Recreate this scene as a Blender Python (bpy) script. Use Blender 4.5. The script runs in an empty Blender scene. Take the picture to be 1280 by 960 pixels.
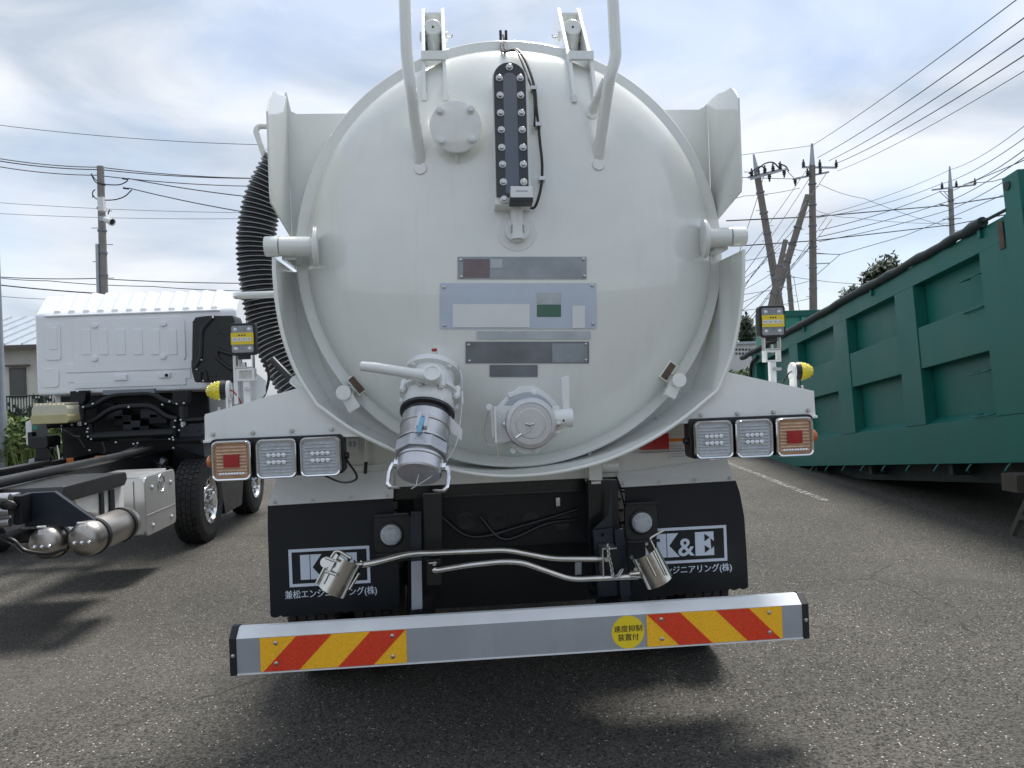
import bpy, bmesh, math, random
from mathutils import Vector, Matrix
random.seed(7)
PI = math.pi
sc = bpy.context.scene
# ------------------------------------------------------------------ camera
CAM = Vector((-0.257, -2.996, 1.5)); FPX = 940.0
_a, _r = math.radians(4.412), math.radians(2.107)
FWD = Vector((math.sin(_a), math.cos(_a), 0)); _R = Vector((math.cos(_a), -math.sin(_a), 0)); _U = Vector((0, 0, 1))
RGT = _R*math.cos(_r) - _U*math.sin(_r); UPV = _U*math.cos(_r) + _R*math.sin(_r)
cd = bpy.data.cameras.new('camera'); cam = bpy.data.objects.new('camera', cd); sc.collection.objects.link(cam)
cd.sensor_width = 36; cd.lens = FPX/1280*36; cd.clip_start = .05; cd.clip_end = 2000
cam.matrix_world = Matrix(((RGT.x, UPV.x, -FWD.x, CAM.x), (RGT.y, UPV.y, -FWD.y, CAM.y), (RGT.z, UPV.z, -FWD.z, CAM.z), (0, 0, 0, 1)))
sc.camera = cam
# ------------------------------------------------------------------ world, sun, exposure
SUN_DIR = Vector((.20, .34, .92)).normalized()          # towards the sun
w = bpy.data.worlds.new('World'); sc.world = w; w.use_nodes = True
nt = w.node_tree; nt.nodes.clear(); N = nt.nodes.new; L = nt.links.new
out = N('ShaderNodeOutputWorld'); bg = N('ShaderNodeBackground'); bg.inputs['Strength'].default_value = .11
sky = N('ShaderNodeTexSky'); sky.sky_type = 'NISHITA'; sky.sun_disc = False
sky.sun_elevation = math.asin(SUN_DIR.z); sky.sun_rotation = math.atan2(SUN_DIR.x, SUN_DIR.y)
sky.air_density = 1.0; sky.dust_density = 1.0; sky.ozone_density = 1.0
tc = N('ShaderNodeTexCoord')
mp = N('ShaderNodeMapping'); mp.inputs['Scale'].default_value = (1, 1, 2.1); mp.inputs['Location'].default_value = (3.1, .4, .2)
L(tc.outputs['Generated'], mp.inputs['Vector'])
n1 = N('ShaderNodeTexNoise'); n1.inputs['Scale'].default_value = 2.3; n1.inputs['Detail'].default_value = 7; n1.inputs['Roughness'].default_value = .55; n1.inputs['Distortion'].default_value = .35
L(mp.outputs[0], n1.inputs['Vector'])
r1 = N('ShaderNodeValToRGB'); r1.color_ramp.elements[0].position = .36; r1.color_ramp.elements[0].color = (.52, .52, .52, 1); r1.color_ramp.elements[1].position = .56
L(n1.outputs['Fac'], r1.inputs['Fac'])
n2 = N('ShaderNodeTexNoise'); n2.inputs['Scale'].default_value = 3.4; n2.inputs['Detail'].default_value = 9; n2.inputs['Distortion'].default_value = .5
mp2 = N('ShaderNodeMapping'); mp2.inputs['Scale'].default_value = (1, 1, 2.4); mp2.inputs['Location'].default_value = (7.7, 2.2, 1.3)
L(tc.outputs['Generated'], mp2.inputs['Vector']); L(mp2.outputs[0], n2.inputs['Vector'])
r2 = N('ShaderNodeValToRGB'); e = r2.color_ramp.elements
e[0].position = .40; e[0].color = (3.15, 3.6, 4.25, 1); e[1].position = .62; e[1].color = (5.3, 5.5, 5.8, 1)
L(n2.outputs['Fac'], r2.inputs['Fac'])
mx = N('ShaderNodeMix'); mx.data_type = 'RGBA'
L(r1.outputs['Color'], mx.inputs['Factor']); L(sky.outputs['Color'], mx.inputs['A']); L(r2.outputs['Color'], mx.inputs['B'])
L(mx.outputs['Result'], bg.inputs['Color']); L(bg.outputs[0], out.inputs['Surface'])
sd = bpy.data.lights.new('sun', 'SUN'); sd.energy = 3.2; sd.angle = math.radians(16); sd.color = (1, .96, .9)
so = bpy.data.objects.new('sun', sd); sc.collection.objects.link(so); so.rotation_euler = SUN_DIR.to_track_quat('Z', 'Y').to_euler()
so.location = (0, 0, 30)
sc.view_settings.view_transform = 'Standard'; sc.view_settings.look = 'None'; sc.view_settings.gamma = 1
sc.view_settings.use_curve_mapping = False; sc.view_settings.exposure = .72
# ------------------------------------------------------------------ pixel helpers
def ray(px, py): return (FWD*FPX + RGT*(px-640) + UPV*(480-py))
def atY(px, py, Y=0.0):
    d = ray(px, py); return CAM + d*((Y-CAM.y)/d.y)
def atX(px, py, X):
    d = ray(px, py); return CAM + d*((X-CAM.x)/d.x)
def gnd(px, py, z=0):
    d = ray(px, py); return CAM + d*((z-CAM.z)/d.z)
def atD(px, py, dep): return CAM + ray(px, py)*(dep/FPX)
def xz(px, py, Y): p = atY(px, py, Y); return (p.x, p.z)
def V(*a): return Vector(a)
# ------------------------------------------------------------------ mesh builder
class MB:
    def __init__(s): s.v = []; s.f = []
    def _add(s, vs, fs):
        o = len(s.v); s.v += [tuple(p) for p in vs]; s.f += [tuple(i+o for i in f) for f in fs]; return s
    def box(s, x0, x1, y0, y1, z0, z1, M=None):
        vs = [Vector((x, y, z)) for x in (x0, x1) for y in (y0, y1) for z in (z0, z1)]
        if M: vs = [M @ p for p in vs]
        return s._add(vs, [(0, 1, 3, 2), (4, 6, 7, 5), (0, 4, 5, 1), (2, 3, 7, 6), (0, 2, 6, 4), (1, 5, 7, 3)])
    def prism(s, pts, a, b, ax='Y', M=None):
        n = len(pts)
        g = {'Y': lambda u, v, t: V(u, t, v), 'X': lambda u, v, t: V(t, u, v), 'Z': lambda u, v, t: V(u, v, t)}[ax]
        vs = [g(u, v, a) for u, v in pts] + [g(u, v, b) for u, v in pts]
        if M: vs = [M @ p for p in vs]
        return s._add(vs, [tuple(range(n)), tuple(range(2*n-1, n-1, -1))] + [(i, (i+1) % n, n+(i+1) % n, n+i) for i in range(n)])
    def lathe(s, o, d, prof, seg=32, ref=None, caps=True):
        o = Vector(o); d = Vector(d).normalized(); r_ = Vector(ref) if ref else (V(0, 0, 1) if abs(d.z) < .9 else V(1, 0, 0))
        u = (r_ - d*r_.dot(d)).normalized(); v = d.cross(u); vs = []; fs = []; n = len(prof)
        for t, r in prof:
            for k in range(seg):
                a = 2*PI*k/seg; vs.append(o + d*t + u*(r*math.cos(a)) + v*(r*math.sin(a)))
        for i in range(n-1):
            for k in range(seg):
                k2 = (k+1) % seg; fs.append((i*seg+k, i*seg+k2, (i+1)*seg+k2, (i+1)*seg+k))
        if caps: fs.append(tuple(range(seg))[::-1]); fs.append(tuple((n-1)*seg+k for k in range(seg)))
        return s._add(vs, fs)
    def cyl(s, p, q, r, r2=None, seg=20):
        p = Vector(p); q = Vector(q); return s.lathe(p, q-p, [(0, r), ((q-p).length, r if r2 is None else r2)], seg)
    def tube(s, pts, r, seg=10, caps=True, rad=None):
        pts = [Vector(p) for p in pts]; n = len(pts); T = []
        for i in range(n):
            T.append((pts[min(i+1, n-1)] - pts[max(i-1, 0)]).normalized())
        u = T[0].orthogonal().normalized(); vs = []; fs = []
        for i in range(n):
            if i: u = (T[i-1].rotation_difference(T[i]) @ u)
            u = (u - T[i]*u.dot(T[i])).normalized(); v = T[i].cross(u); rr = rad[i] if rad else r
            for k in range(seg):
                a = 2*PI*k/seg; vs.append(pts[i] + u*(rr*math.cos(a)) + v*(rr*math.sin(a)))
        for i in range(n-1):
            for k in range(seg):
                k2 = (k+1) % seg; fs.append((i*seg+k, i*seg+k2, (i+1)*seg+k2, (i+1)*seg+k))
        if caps: fs.append(tuple(range(seg))[::-1]); fs.append(tuple((n-1)*seg+k for k in range(seg)))
        return s._add(vs, fs)
    def ball(s, c, r, seg=16, sc_=(1, 1, 1)):
        c = Vector(c); k = 10
        prof = [(-r*math.cos(PI*i/k), max(r*math.sin(PI*i/k), r*.02)) for i in range(k+1)]
        o = len(s.v); s.lathe(c, (0, -1, 0), prof, seg)
        for i in range(o, len(s.v)):
            p = s.v[i]; s.v[i] = (c.x+(p[0]-c.x)*sc_[0], c.y+(p[1]-c.y)*sc_[1], c.z+(p[2]-c.z)*sc_[2])
        return s
    def band(s, line, y0, y1, th, close=False):
        """a sheet of thickness th whose section in XZ is the polyline, running from y0 to y1"""
        pts = [Vector((a, b)) for a, b in line]; n = len(pts); off = []
        for i in range(n):
            t = (pts[min(i+1, n-1)] - pts[max(i-1, 0)]).normalized(); off.append(pts[i] + Vector((-t.y, t.x))*th)
        vs = []
        for y in (y0, y1):
            vs += [V(p.x, y, p.y) for p in pts] + [V(p.x, y, p.y) for p in off]
        fs = []; m = 2*n
        for i in range(n-1):
            fs += [(i, i+1, n+i+1, n+i), (m+i, m+n+i, m+n+i+1, m+i+1), (i, m+i, m+i+1, i+1), (n+i, n+i+1, m+n+i+1, m+n+i)]
        fs += [(0, n, m+n, m), (n-1, m+n-1, m+2*n-1, 2*n-1)]
        return s._add(vs, fs)
    def build(s, name, mat, parent=None, bev=0, ang=32, seg=2, mat_idx=None):
        me = bpy.data.meshes.new(name); me.from_pydata(s.v, [], s.f)
        bm = bmesh.new(); bm.from_mesh(me); bmesh.ops.recalc_face_normals(bm, faces=bm.faces)
        if bev:
            ed = [e for e in bm.edges if len(e.link_faces) == 2 and e.calc_face_angle(0) > math.radians(35)]
            if ed: bmesh.ops.bevel(bm, geom=ed, offset=bev, segments=seg, profile=.6, affect='EDGES', clamp_overlap=True)
        bm.to_mesh(me); bm.free()
        for p in me.polygons: p.use_smooth = True
        me.set_sharp_from_angle(angle=math.radians(ang))
        me.materials.append(M_[mat])
        o = bpy.data.objects.new(name, me); sc.collection.objects.link(o)
        if bev:
            wn = o.modifiers.new('weighted_normal', 'WEIGHTED_NORMAL'); wn.keep_sharp = True; wn.weight = 80
        if parent is not None: o.parent = parent; o.matrix_parent_inverse = wm(parent).inverted()
        return o
def wm(o):
    m = o.matrix_basis.copy()
    if o.parent: m = wm(o.parent) @ o.matrix_parent_inverse @ m
    return m
def share(src, delta, parent):
    o = bpy.data.objects.new(src.name.split('.')[0], src.data); sc.collection.objects.link(o); o.location = delta
    o.parent = parent; o.matrix_parent_inverse = wm(parent).inverted(); return o
def tag(o, label=None, cat=None, group=None, kind=None):
    if label: o['label'] = label
    if cat: o['category'] = cat
    if group: o['group'] = group
    if kind: o['kind'] = kind
    return o
def empty(name, loc, label, cat, group=None):
    o = bpy.data.objects.new(name, None); sc.collection.objects.link(o); o.location = loc; o.empty_display_size = .2
    return tag(o, label, cat, group)
def rrect(x0, x1, z0, z1, r, n=5):
    pts = []
    for cx, cz, a0 in ((x1-r, z1-r, 0), (x0+r, z1-r, PI/2), (x0+r, z0+r, PI), (x1-r, z0+r, 1.5*PI)):
        for i in range(n+1): a = a0+PI/2*i/n; pts.append((cx+r*math.cos(a), cz+r*math.sin(a)))
    return pts
def circ(cx, cz, r, n=24): return [(cx+r*math.cos(2*PI*i/n), cz+r*math.sin(2*PI*i/n)) for i in range(n)]
def smooth_path(pts, n=6):
    pts = [Vector(p) for p in pts]; o = []
    P = [pts[0]*2-pts[1]] + pts + [pts[-1]*2-pts[-2]]
    for i in range(1, len(P)-2):
        a, b, c, d = P[i-1:i+3]
        for k in range(n):
            t = k/n; o.append(.5*((2*b)+(c-a)*t+(2*a-5*b+4*c-d)*t*t+(3*b-3*c+d-a)*t**3))
    return o+[pts[-1]]
def round_path(pts, r=.04, n=5):
    pts = [Vector(p) for p in pts]; o = [pts[0]]
    for i in range(1, len(pts)-1):
        a = (pts[i-1]-pts[i]); b = (pts[i+1]-pts[i]); q = min(r, a.length*.45, b.length*.45)
        A = pts[i]+a.normalized()*q; B = pts[i]+b.normalized()*q
        for k in range(n+1):
            t = k/n; o.append(A*(1-t)**2+pts[i]*2*t*(1-t)+B*t*t)
    return o+[pts[-1]]
# ------------------------------------------------------------------ materials
M_ = {}
def mat(name, col, rough=.5, metal=0, spec=.5, coat=0, var=.06, vscale=6, rvar=.08, bump=0, bscale=60, trans=0, ior=1.5, coat_r=.05, dirt=0, dirtcol=(.16, .14, .11), streak=0, streakcol=(.3, .27, .2), spots=0, spotcol=(.1, .05, .03)):
    m = bpy.data.materials.new(name); m.use_nodes = True; t = m.node_tree; b = t.nodes['Principled BSDF']; n = t.nodes.new; l = t.links.new
    b.inputs['Metallic'].default_value = metal; b.inputs['Specular IOR Level'].default_value = spec
    b.inputs['Coat Weight'].default_value = coat; b.inputs['Coat Roughness'].default_value = coat_r; b.inputs['Transmission Weight'].default_value = trans; b.inputs['IOR'].default_value = ior
    tc = n('ShaderNodeTexCoord'); no = n('ShaderNodeTexNoise'); no.inputs['Scale'].default_value = vscale; no.inputs['Detail'].default_value = 5; no.inputs['Roughness'].default_value = .6
    l(tc.outputs['Object'], no.inputs['Vector'])
    mr = n('ShaderNodeMapRange'); mr.inputs['From Min'].default_value = .3; mr.inputs['From Max'].default_value = .7; mr.inputs['To Min'].default_value = 1-var; mr.inputs['To Max'].default_value = 1+var
    l(no.outputs['Fac'], mr.inputs['Value'])
    mu = n('ShaderNodeMix'); mu.data_type = 'RGBA'; mu.blend_type = 'MULTIPLY'; mu.inputs['Factor'].default_value = 1; mu.inputs['A'].default_value = (*col, 1)
    l(mr.outputs['Result'], mu.inputs['B']); last = mu.outputs['Result']
    if dirt:
        d = n('ShaderNodeTexNoise'); d.inputs['Scale'].default_value = vscale*.7; d.inputs['Detail'].default_value = 9; d.inputs['Roughness'].default_value = .7
        l(tc.outputs['Object'], d.inputs['Vector'])
        dr = n('ShaderNodeMapRange'); dr.inputs['From Min'].default_value = .5; dr.inputs['From Max'].default_value = .75; dr.inputs['To Max'].default_value = dirt; l(d.outputs['Fac'], dr.inputs['Value'])
        dm = n('ShaderNodeMix'); dm.data_type = 'RGBA'; dm.inputs['B'].default_value = (*dirtcol, 1); l(dr.outputs['Result'], dm.inputs['Factor']); l(last, dm.inputs['A']); last = dm.outputs['Result']
    def layer(scale, vs_, lo, hi, amt, colr, prev):
        mpp = n('ShaderNodeMapping'); mpp.inputs['Scale'].default_value = vs_; l(tc.outputs['Object'], mpp.inputs['Vector'])
        q = n('ShaderNodeTexNoise'); q.inputs['Scale'].default_value = scale; q.inputs['Detail'].default_value = 8; q.inputs['Roughness'].default_value = .68; l(mpp.outputs[0], q.inputs['Vector'])
        qr = n('ShaderNodeMapRange'); qr.inputs['From Min'].default_value = lo; qr.inputs['From Max'].default_value = hi; qr.inputs['To Max'].default_value = amt; l(q.outputs['Fac'], qr.inputs['Value'])
        qm = n('ShaderNodeMix'); qm.data_type = 'RGBA'; qm.inputs['B'].default_value = (*colr, 1); l(qr.outputs['Result'], qm.inputs['Factor']); l(prev, qm.inputs['A']); return qm.outputs['Result']
    if streak: last = layer(7, (3, 3, .22), .52, .74, streak, streakcol, last)
    if spots: last = layer(9, (1, 1, 1), .66, .70, spots, spotcol, last)
    l(last, b.inputs['Base Color'])
    rr = n('ShaderNodeMapRange'); rr.inputs['From Min'].default_value = .3; rr.inputs['From Max'].default_value = .7; rr.inputs['To Min'].default_value = max(rough-rvar, .02); rr.inputs['To Max'].default_value = min(rough+rvar, 1)
    l(no.outputs['Fac'], rr.inputs['Value']); l(rr.outputs['Result'], b.inputs['Roughness'])
    if bump:
        bn = n('ShaderNodeTexNoise'); bn.inputs['Scale'].default_value = bscale; bn.inputs['Detail'].default_value = 4; l(tc.outputs['Object'], bn.inputs['Vector'])
        bu = n('ShaderNodeBump'); bu.inputs['Strength'].default_value = bump; bu.inputs['Distance'].default_value = .01; l(bn.outputs['Fac'], bu.inputs['Height']); l(bu.outputs[0], b.inputs['Normal'])
    M_[name] = m; return m
mat('white_paint', (.77, .79, .755), .18, coat=1.0, var=.025, vscale=2, rvar=.06, bump=.035, bscale=3.2, dirt=.14, dirtcol=(.5, .48, .42), coat_r=.025, streak=.16, streakcol=(.5, .48, .41))
mat('white_cast', (.76, .78, .77), .35, coat=.3, var=.04, vscale=12, bump=.12, bscale=90)
mat('white_panel', (.80, .815, .81), .25, coat=.6, var=.02, vscale=3, dirt=.15, dirtcol=(.5, .47, .4), streak=.12, streakcol=(.5, .47, .4))
mat('cab_white', (.80, .815, .84), .25, coat=.6, var=.02, vscale=2)
mat('black_paint', (.006, .0065, .008), .3, coat=.2, var=.2, vscale=5, dirt=.25, dirtcol=(.014, .014, .014))
mat('black_frame', (.007, .008, .010), .42, spec=.35, var=.2, vscale=4, dirt=.3, dirtcol=(.02, .019, .018))
mat('black_plastic', (.011, .012, .014), .45, var=.15, vscale=10, bump=.06, bscale=200)
mat('dark_blue_black', (.012, .017, .028), .33, var=.15, vscale=4)
mat('rubber', (.02, .021, .023), .62, var=.2, vscale=14, bump=.1, bscale=120, dirt=.5, dirtcol=(.06, .057, .05))
mat('tyre', (.02, .02, .021), .72, var=.2, vscale=10, bump=.15, bscale=90, dirt=.6, dirtcol=(.07, .065, .055))
mat('flap_rubber', (.010, .012, .016), .45, spec=.35, var=.15, vscale=3, rvar=.1, bump=.05, bscale=30, dirt=.3, dirtcol=(.022, .022, .023))
mat('chrome', (.82, .83, .85), .09, metal=1, var=.03, vscale=20, rvar=.05)
mat('stainless', (.62, .6, .56), .2, metal=1, var=.1, vscale=15, rvar=.08)
mat('alu', (.58, .58, .6), .34, metal=1, var=.08, vscale=25, rvar=.08, bump=.05, bscale=150)
mat('alu_bright', (.72, .73, .74), .33, metal=.9, var=.02, vscale=3, rvar=.04)
mat('satin', (.46, .43, .40), .36, metal=1, var=.06, vscale=6, rvar=.05)
mat('wheel_alu', (.78, .79, .8), .16, metal=1, var=.04, vscale=20, rvar=.04)
mat('cast_alu', (.52, .53, .56), .42, metal=.9, var=.1, vscale=30, bump=.1, bscale=220)
mat('steel', (.55, .55, .54), .32, metal=1, var=.1, vscale=30)
mat('bumper_grey', (.37, .40, .44), .4, metal=.35, var=.05, vscale=4, rvar=.1, dirt=.2, dirtcol=(.2, .2, .2), streak=.15, streakcol=(.2, .2, .19))
mat('bumper_top', (.80, .82, .84), .35, metal=.25, var=.04, vscale=5)  # paler than bumper_grey: daylight on the top face put into the colour
mat('retro_yellow', (.95, .50, .016), .3, coat=.4, var=.12, vscale=160, streak=.25, streakcol=(.6, .3, .03), bump=.15, bscale=180)
mat('retro_red', (.68, .045, .012), .3, coat=.4, var=.15, vscale=160, streak=.25, streakcol=(.35, .03, .01), bump=.15, bscale=180)
mat('sticker_yellow', (.80, .60, .015), .4, coat=.2, var=.03)
mat('sticker_white', (.75, .76, .76), .4, var=.03)
mat('sticker_orange', (.8, .26, .02), .4, var=.03)
mat('print_black', (.015, .014, .014), .5)
mat('print_grey', (.36, .40, .45), .45, var=.05)
mat('logo_white', (.66, .73, .84), .5, var=.04)
mat('lens_back', (.55, .57, .59), .22, metal=.75, var=.15, vscale=30)
mat('led', (.85, .87, .9), .12, metal=.5, var=.05)
mat('lens_clear', (.50, .53, .56), .2, coat=.7, var=.1, vscale=30)
mat('lens_amber', (.46, .25, .13), .2, coat=.7, var=.15, vscale=30)
mat('amber_rib', (.62, .45, .34), .2, coat=.7, var=.25, vscale=40)  # ribs paler than the amber lens: horizontal reflections put into the colour
mat('work_lens', (.30, .32, .34), .15, coat=.8, var=.2, vscale=60)
mat('lens_red', (.32, .006, .006), .2, coat=.7, var=.1)
mat('lens_frost', (.5, .53, .56), .25, coat=.6, var=.12, vscale=60)
mat('marker_yellow', (.72, .60, .02), .15, coat=.8, var=.1, vscale=20)
mat('red_paint', (.45, .02, .018), .35, coat=.3)
mat('blue_tag', (.18, .42, .62), .4)
mat('brown_wear', (.11, .075, .05), .7, var=.35, vscale=40)
mat('cable_black', (.012, .012, .013), .45)
mat('gauge_black', (.02, .022, .027), .35, coat=.3, var=.1)
mat('gauge_glass', (.045, .06, .085), .06, coat=1, spec=.8, var=.1)
mat('hose_black', (.012, .0125, .014), .32, spec=.6, var=.2, vscale=12)
mat('hose_rib', (.30, .31, .32), .3, spec=.6, var=.2, vscale=12)
mat('green_paint', (.007, .118, .098), .45, spec=.3, var=.12, vscale=1.2, rvar=.1, bump=.10, bscale=4, dirt=.4, dirtcol=(.016, .13, .11), streak=.3, streakcol=(.02, .14, .12), spots=.6, spotcol=(.06, .045, .035))
mat('green_bright', (.02, .24, .18), .4, var=.1, vscale=2)
mat('tarp_dark', (.007, .02, .019), .6, var=.3, vscale=8, bump=.4, bscale=20)
mat('rust', (.09, .06, .045), .8, var=.4, vscale=14, bump=.2, bscale=50)
mat('concrete', (.26, .25, .235), .85, var=.14, vscale=5, bump=.15, bscale=50, dirt=.4, dirtcol=(.15, .14, .13))
mat('concrete_brown', (.22, .20, .18), .85, var=.14, vscale=5, bump=.15, bscale=50)
mat('galv', (.40, .43, .46), .5, metal=.6, var=.15, vscale=10)
mat('galv_dark', (.20, .225, .25), .55, metal=.3, var=.15, vscale=6)
mat('insulator', (.05, .05, .055), .4)
mat('wire', (.035, .037, .042), .6)
mat('wire_thin', (.14, .15, .17), .6)
mat('wall_cream', (.62, .6, .53), .8, var=.06, vscale=2, dirt=.2)
mat('wall_pale', (.6, .61, .6), .8, var=.06, vscale=2)
mat('roof_metal', (.42, .47, .52), .4, metal=.3, var=.06)
mat('window_dark', (.03, .035, .04), .1, spec=.7)
mat('frame_brown', (.1, .085, .075), .5)
mat('wood', (.06, .054, .044), .8, var=.25, vscale=12, bump=.2, bscale=40)
mat('coolant', (.62, .60, .46), .4, var=.08, spec=.4)
mat('lens_orange', (.55, .14, .02), .25, coat=.5)
mat('fluid', (.5, .45, .24), .4, var=.08)
mat('bark', (.07, .055, .04), .9, var=.3, vscale=12)
def leafmat(name, c1, c2):
    m = mat(name, c1, .6, var=.05); t = m.node_tree; b = t.nodes['Principled BSDF']; n = t.nodes.new('ShaderNodeTexNoise'); n.inputs['Scale'].default_value = 2.5; n.inputs['Detail'].default_value = 6
    tc = t.nodes.new('ShaderNodeTexCoord'); t.links.new(tc.outputs['Object'], n.inputs['Vector'])
    r = t.nodes.new('ShaderNodeValToRGB'); r.color_ramp.elements[0].position = .35; r.color_ramp.elements[0].color = (*c1, 1); r.color_ramp.elements[1].position = .65; r.color_ramp.elements[1].color = (*c2, 1)
    t.links.new(n.outputs['Fac'], r.inputs['Fac']); t.links.new(r.outputs['Color'], b.inputs['Base Color'])
leafmat('leaf', (.03, .07, .018), (.08, .14, .03)); leafmat('leaf_dark', (.012, .028, .014), (.03, .055, .022)); leafmat('weed', (.07, .12, .03), (.16, .2, .06))
# asphalt
def asphalt():
    m = bpy.data.materials.new('asphalt'); m.use_nodes = True; t = m.node_tree; b = t.nodes['Principled BSDF']; n = t.nodes.new; l = t.links.new
    tc = n('ShaderNodeTexCoord')
    def noise(s, d=4, r=.6):
        x = n('ShaderNodeTexNoise'); x.inputs['Scale'].default_value = s; x.inputs['Detail'].default_value = d; x.inputs['Roughness'].default_value = r; l(tc.outputs['Object'], x.inputs['Vector']); return x
    def ramp(src, a, ca, b_, cb):
        x = n('ShaderNodeValToRGB'); x.color_ramp.elements[0].position = a; x.color_ramp.elements[0].color = ca; x.color_ramp.elements[1].position = b_; x.color_ramp.elements[1].color = cb; l(src, x.inputs['Fac']); return x
    def mix(a, b_, f, mode='MIX'):
        x = n('ShaderNodeMix'); x.data_type = 'RGBA'; x.blend_type = mode
        for s, v in (('A', a), ('B', b_), ('Factor', f)):
            if isinstance(v, (int, float, tuple)): x.inputs[s].default_value = v
            else: l(v, x.inputs[s])
        return x.outputs['Result']
    base = ramp(noise(110, 4, .75).outputs['Fac'], .34, (.027, .026, .0242, 1), .66, (.124, .119, .108, 1)).outputs['Color']
    v = n('ShaderNodeTexVoronoi'); v.inputs['Scale'].default_value = 105; l(tc.outputs['Object'], v.inputs['Vector'])
    sep = n('ShaderNodeSeparateColor'); l(v.outputs['Color'], sep.inputs['Color'])
    stone = ramp(sep.outputs['Red'], .0, (.45, .45, .45, 1), 1, (1.5, 1.48, 1.43, 1)).outputs['Color']
    c = mix(base, stone, 1.0, 'MULTIPLY')
    sel = n('ShaderNodeMath'); sel.operation = 'GREATER_THAN'; sel.inputs[1].default_value = .97; l(sep.outputs['Green'], sel.inputs[0])
    near = n('ShaderNodeMath'); near.operation = 'LESS_THAN'; near.inputs[1].default_value = .42; l(v.outputs['Distance'], near.inputs[0])
    both = n('ShaderNodeMath'); both.operation = 'MULTIPLY'; l(sel.outputs[0], both.inputs[0]); l(near.outputs[0], both.inputs[1])
    c = mix(c, (.5, .49, .45, 1), both.outputs[0])
    sel2 = n('ShaderNodeMath'); sel2.operation = 'LESS_THAN'; sel2.inputs[1].default_value = .1; l(sep.outputs['Blue'], sel2.inputs[0])
    c = mix(c, (.022, .022, .021, 1), sel2.outputs[0])
    big = ramp(noise(.55, 6, .65).outputs['Fac'], .3, (.74, .74, .75, 1), .7, (1.2, 1.18, 1.13, 1)).outputs['Color']
    c = mix(c, big, 1.0, 'MULTIPLY')
    st = ramp(noise(1.7, 6, .65).outputs['Fac'], .56, (0, 0, 0, 1), .72, (.35, .35, .35, 1)).outputs['Color']
    c = mix(c, (.06, .055, .047, 1), st)
    # cracks: thin lines where a warped cell border runs, only in places
    wv = noise(1.3, 3); vm = n('ShaderNodeMix'); vm.data_type = 'RGBA'; vm.inputs['Factor'].default_value = .22; l(tc.outputs['Object'], vm.inputs['A']); l(wv.outputs['Color'], vm.inputs['B'])
    vc = n('ShaderNodeTexVoronoi'); vc.feature = 'DISTANCE_TO_EDGE'; vc.inputs['Scale'].default_value = .38; l(vm.outputs['Result'], vc.inputs['Vector'])
    cr = n('ShaderNodeMath'); cr.operation = 'LESS_THAN'; cr.inputs[1].default_value = .0022; l(vc.outputs['Distance'], cr.inputs[0])
    cm_ = ramp(noise(.8, 2).outputs['Fac'], .5, (0, 0, 0, 1), .56, (.75, .75, .75, 1)).outputs['Color']
    cf = n('ShaderNodeMath'); cf.operation = 'MULTIPLY'; l(cr.outputs[0], cf.inputs[0]); l(cm_, cf.inputs[1]); c = mix(c, (.018, .017, .016, 1), cf.outputs[0])
    oil = ramp(noise(.7, 6, .6).outputs['Fac'], .57, (0, 0, 0, 1), .72, (.6, .6, .6, 1)).outputs['Color']; c = mix(c, (.035, .032, .028, 1), oil)
    wear = ramp(noise(.33, 4, .5).outputs['Fac'], .55, (0, 0, 0, 1), .7, (.3, .3, .3, 1)).outputs['Color']; c = mix(c, (.15, .142, .125, 1), wear)
    l(c, b.inputs['Base Color']); b.inputs['Roughness'].default_value = .82; b.inputs['Specular IOR Level'].default_value = .35
    bu = n('ShaderNodeBump'); bu.inputs['Strength'].default_value = .85; bu.inputs['Distance'].default_value = .006
    hn = n('ShaderNodeMath'); hn.operation = 'SUBTRACT'; hn.inputs[0].default_value = 1; l(v.outputs['Distance'], hn.inputs[1])
    l(hn.outputs[0], bu.inputs['Height']); bu2 = n('ShaderNodeBump'); bu2.inputs['Strength'].default_value = .6; bu2.inputs['Distance'].default_value = .008
    l(noise(45, 4).outputs['Fac'], bu2.inputs['Height']); l(bu.outputs[0], bu2.inputs['Normal']); l(bu2.outputs[0], b.inputs['Normal'])
    M_['asphalt'] = m
asphalt()
def linepaint():
    m = mat('worn_paint', (.5, .5, .47), .8, var=.2, vscale=30); t = m.node_tree; b = t.nodes['Principled BSDF']; n = t.nodes.new('ShaderNodeTexNoise'); n.inputs['Scale'].default_value = 14; n.inputs['Detail'].default_value = 8; n.inputs['Roughness'].default_value = .75
    tc = t.nodes.new('ShaderNodeTexCoord'); t.links.new(tc.outputs['Object'], n.inputs['Vector'])
    r = t.nodes.new('ShaderNodeMapRange'); r.inputs['From Min'].default_value = .47; r.inputs['From Max'].default_value = .6; r.inputs['To Max'].default_value = .65; t.links.new(n.outputs['Fac'], r.inputs['Value']); t.links.new(r.outputs['Result'], b.inputs['Alpha'])
linepaint()
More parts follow.
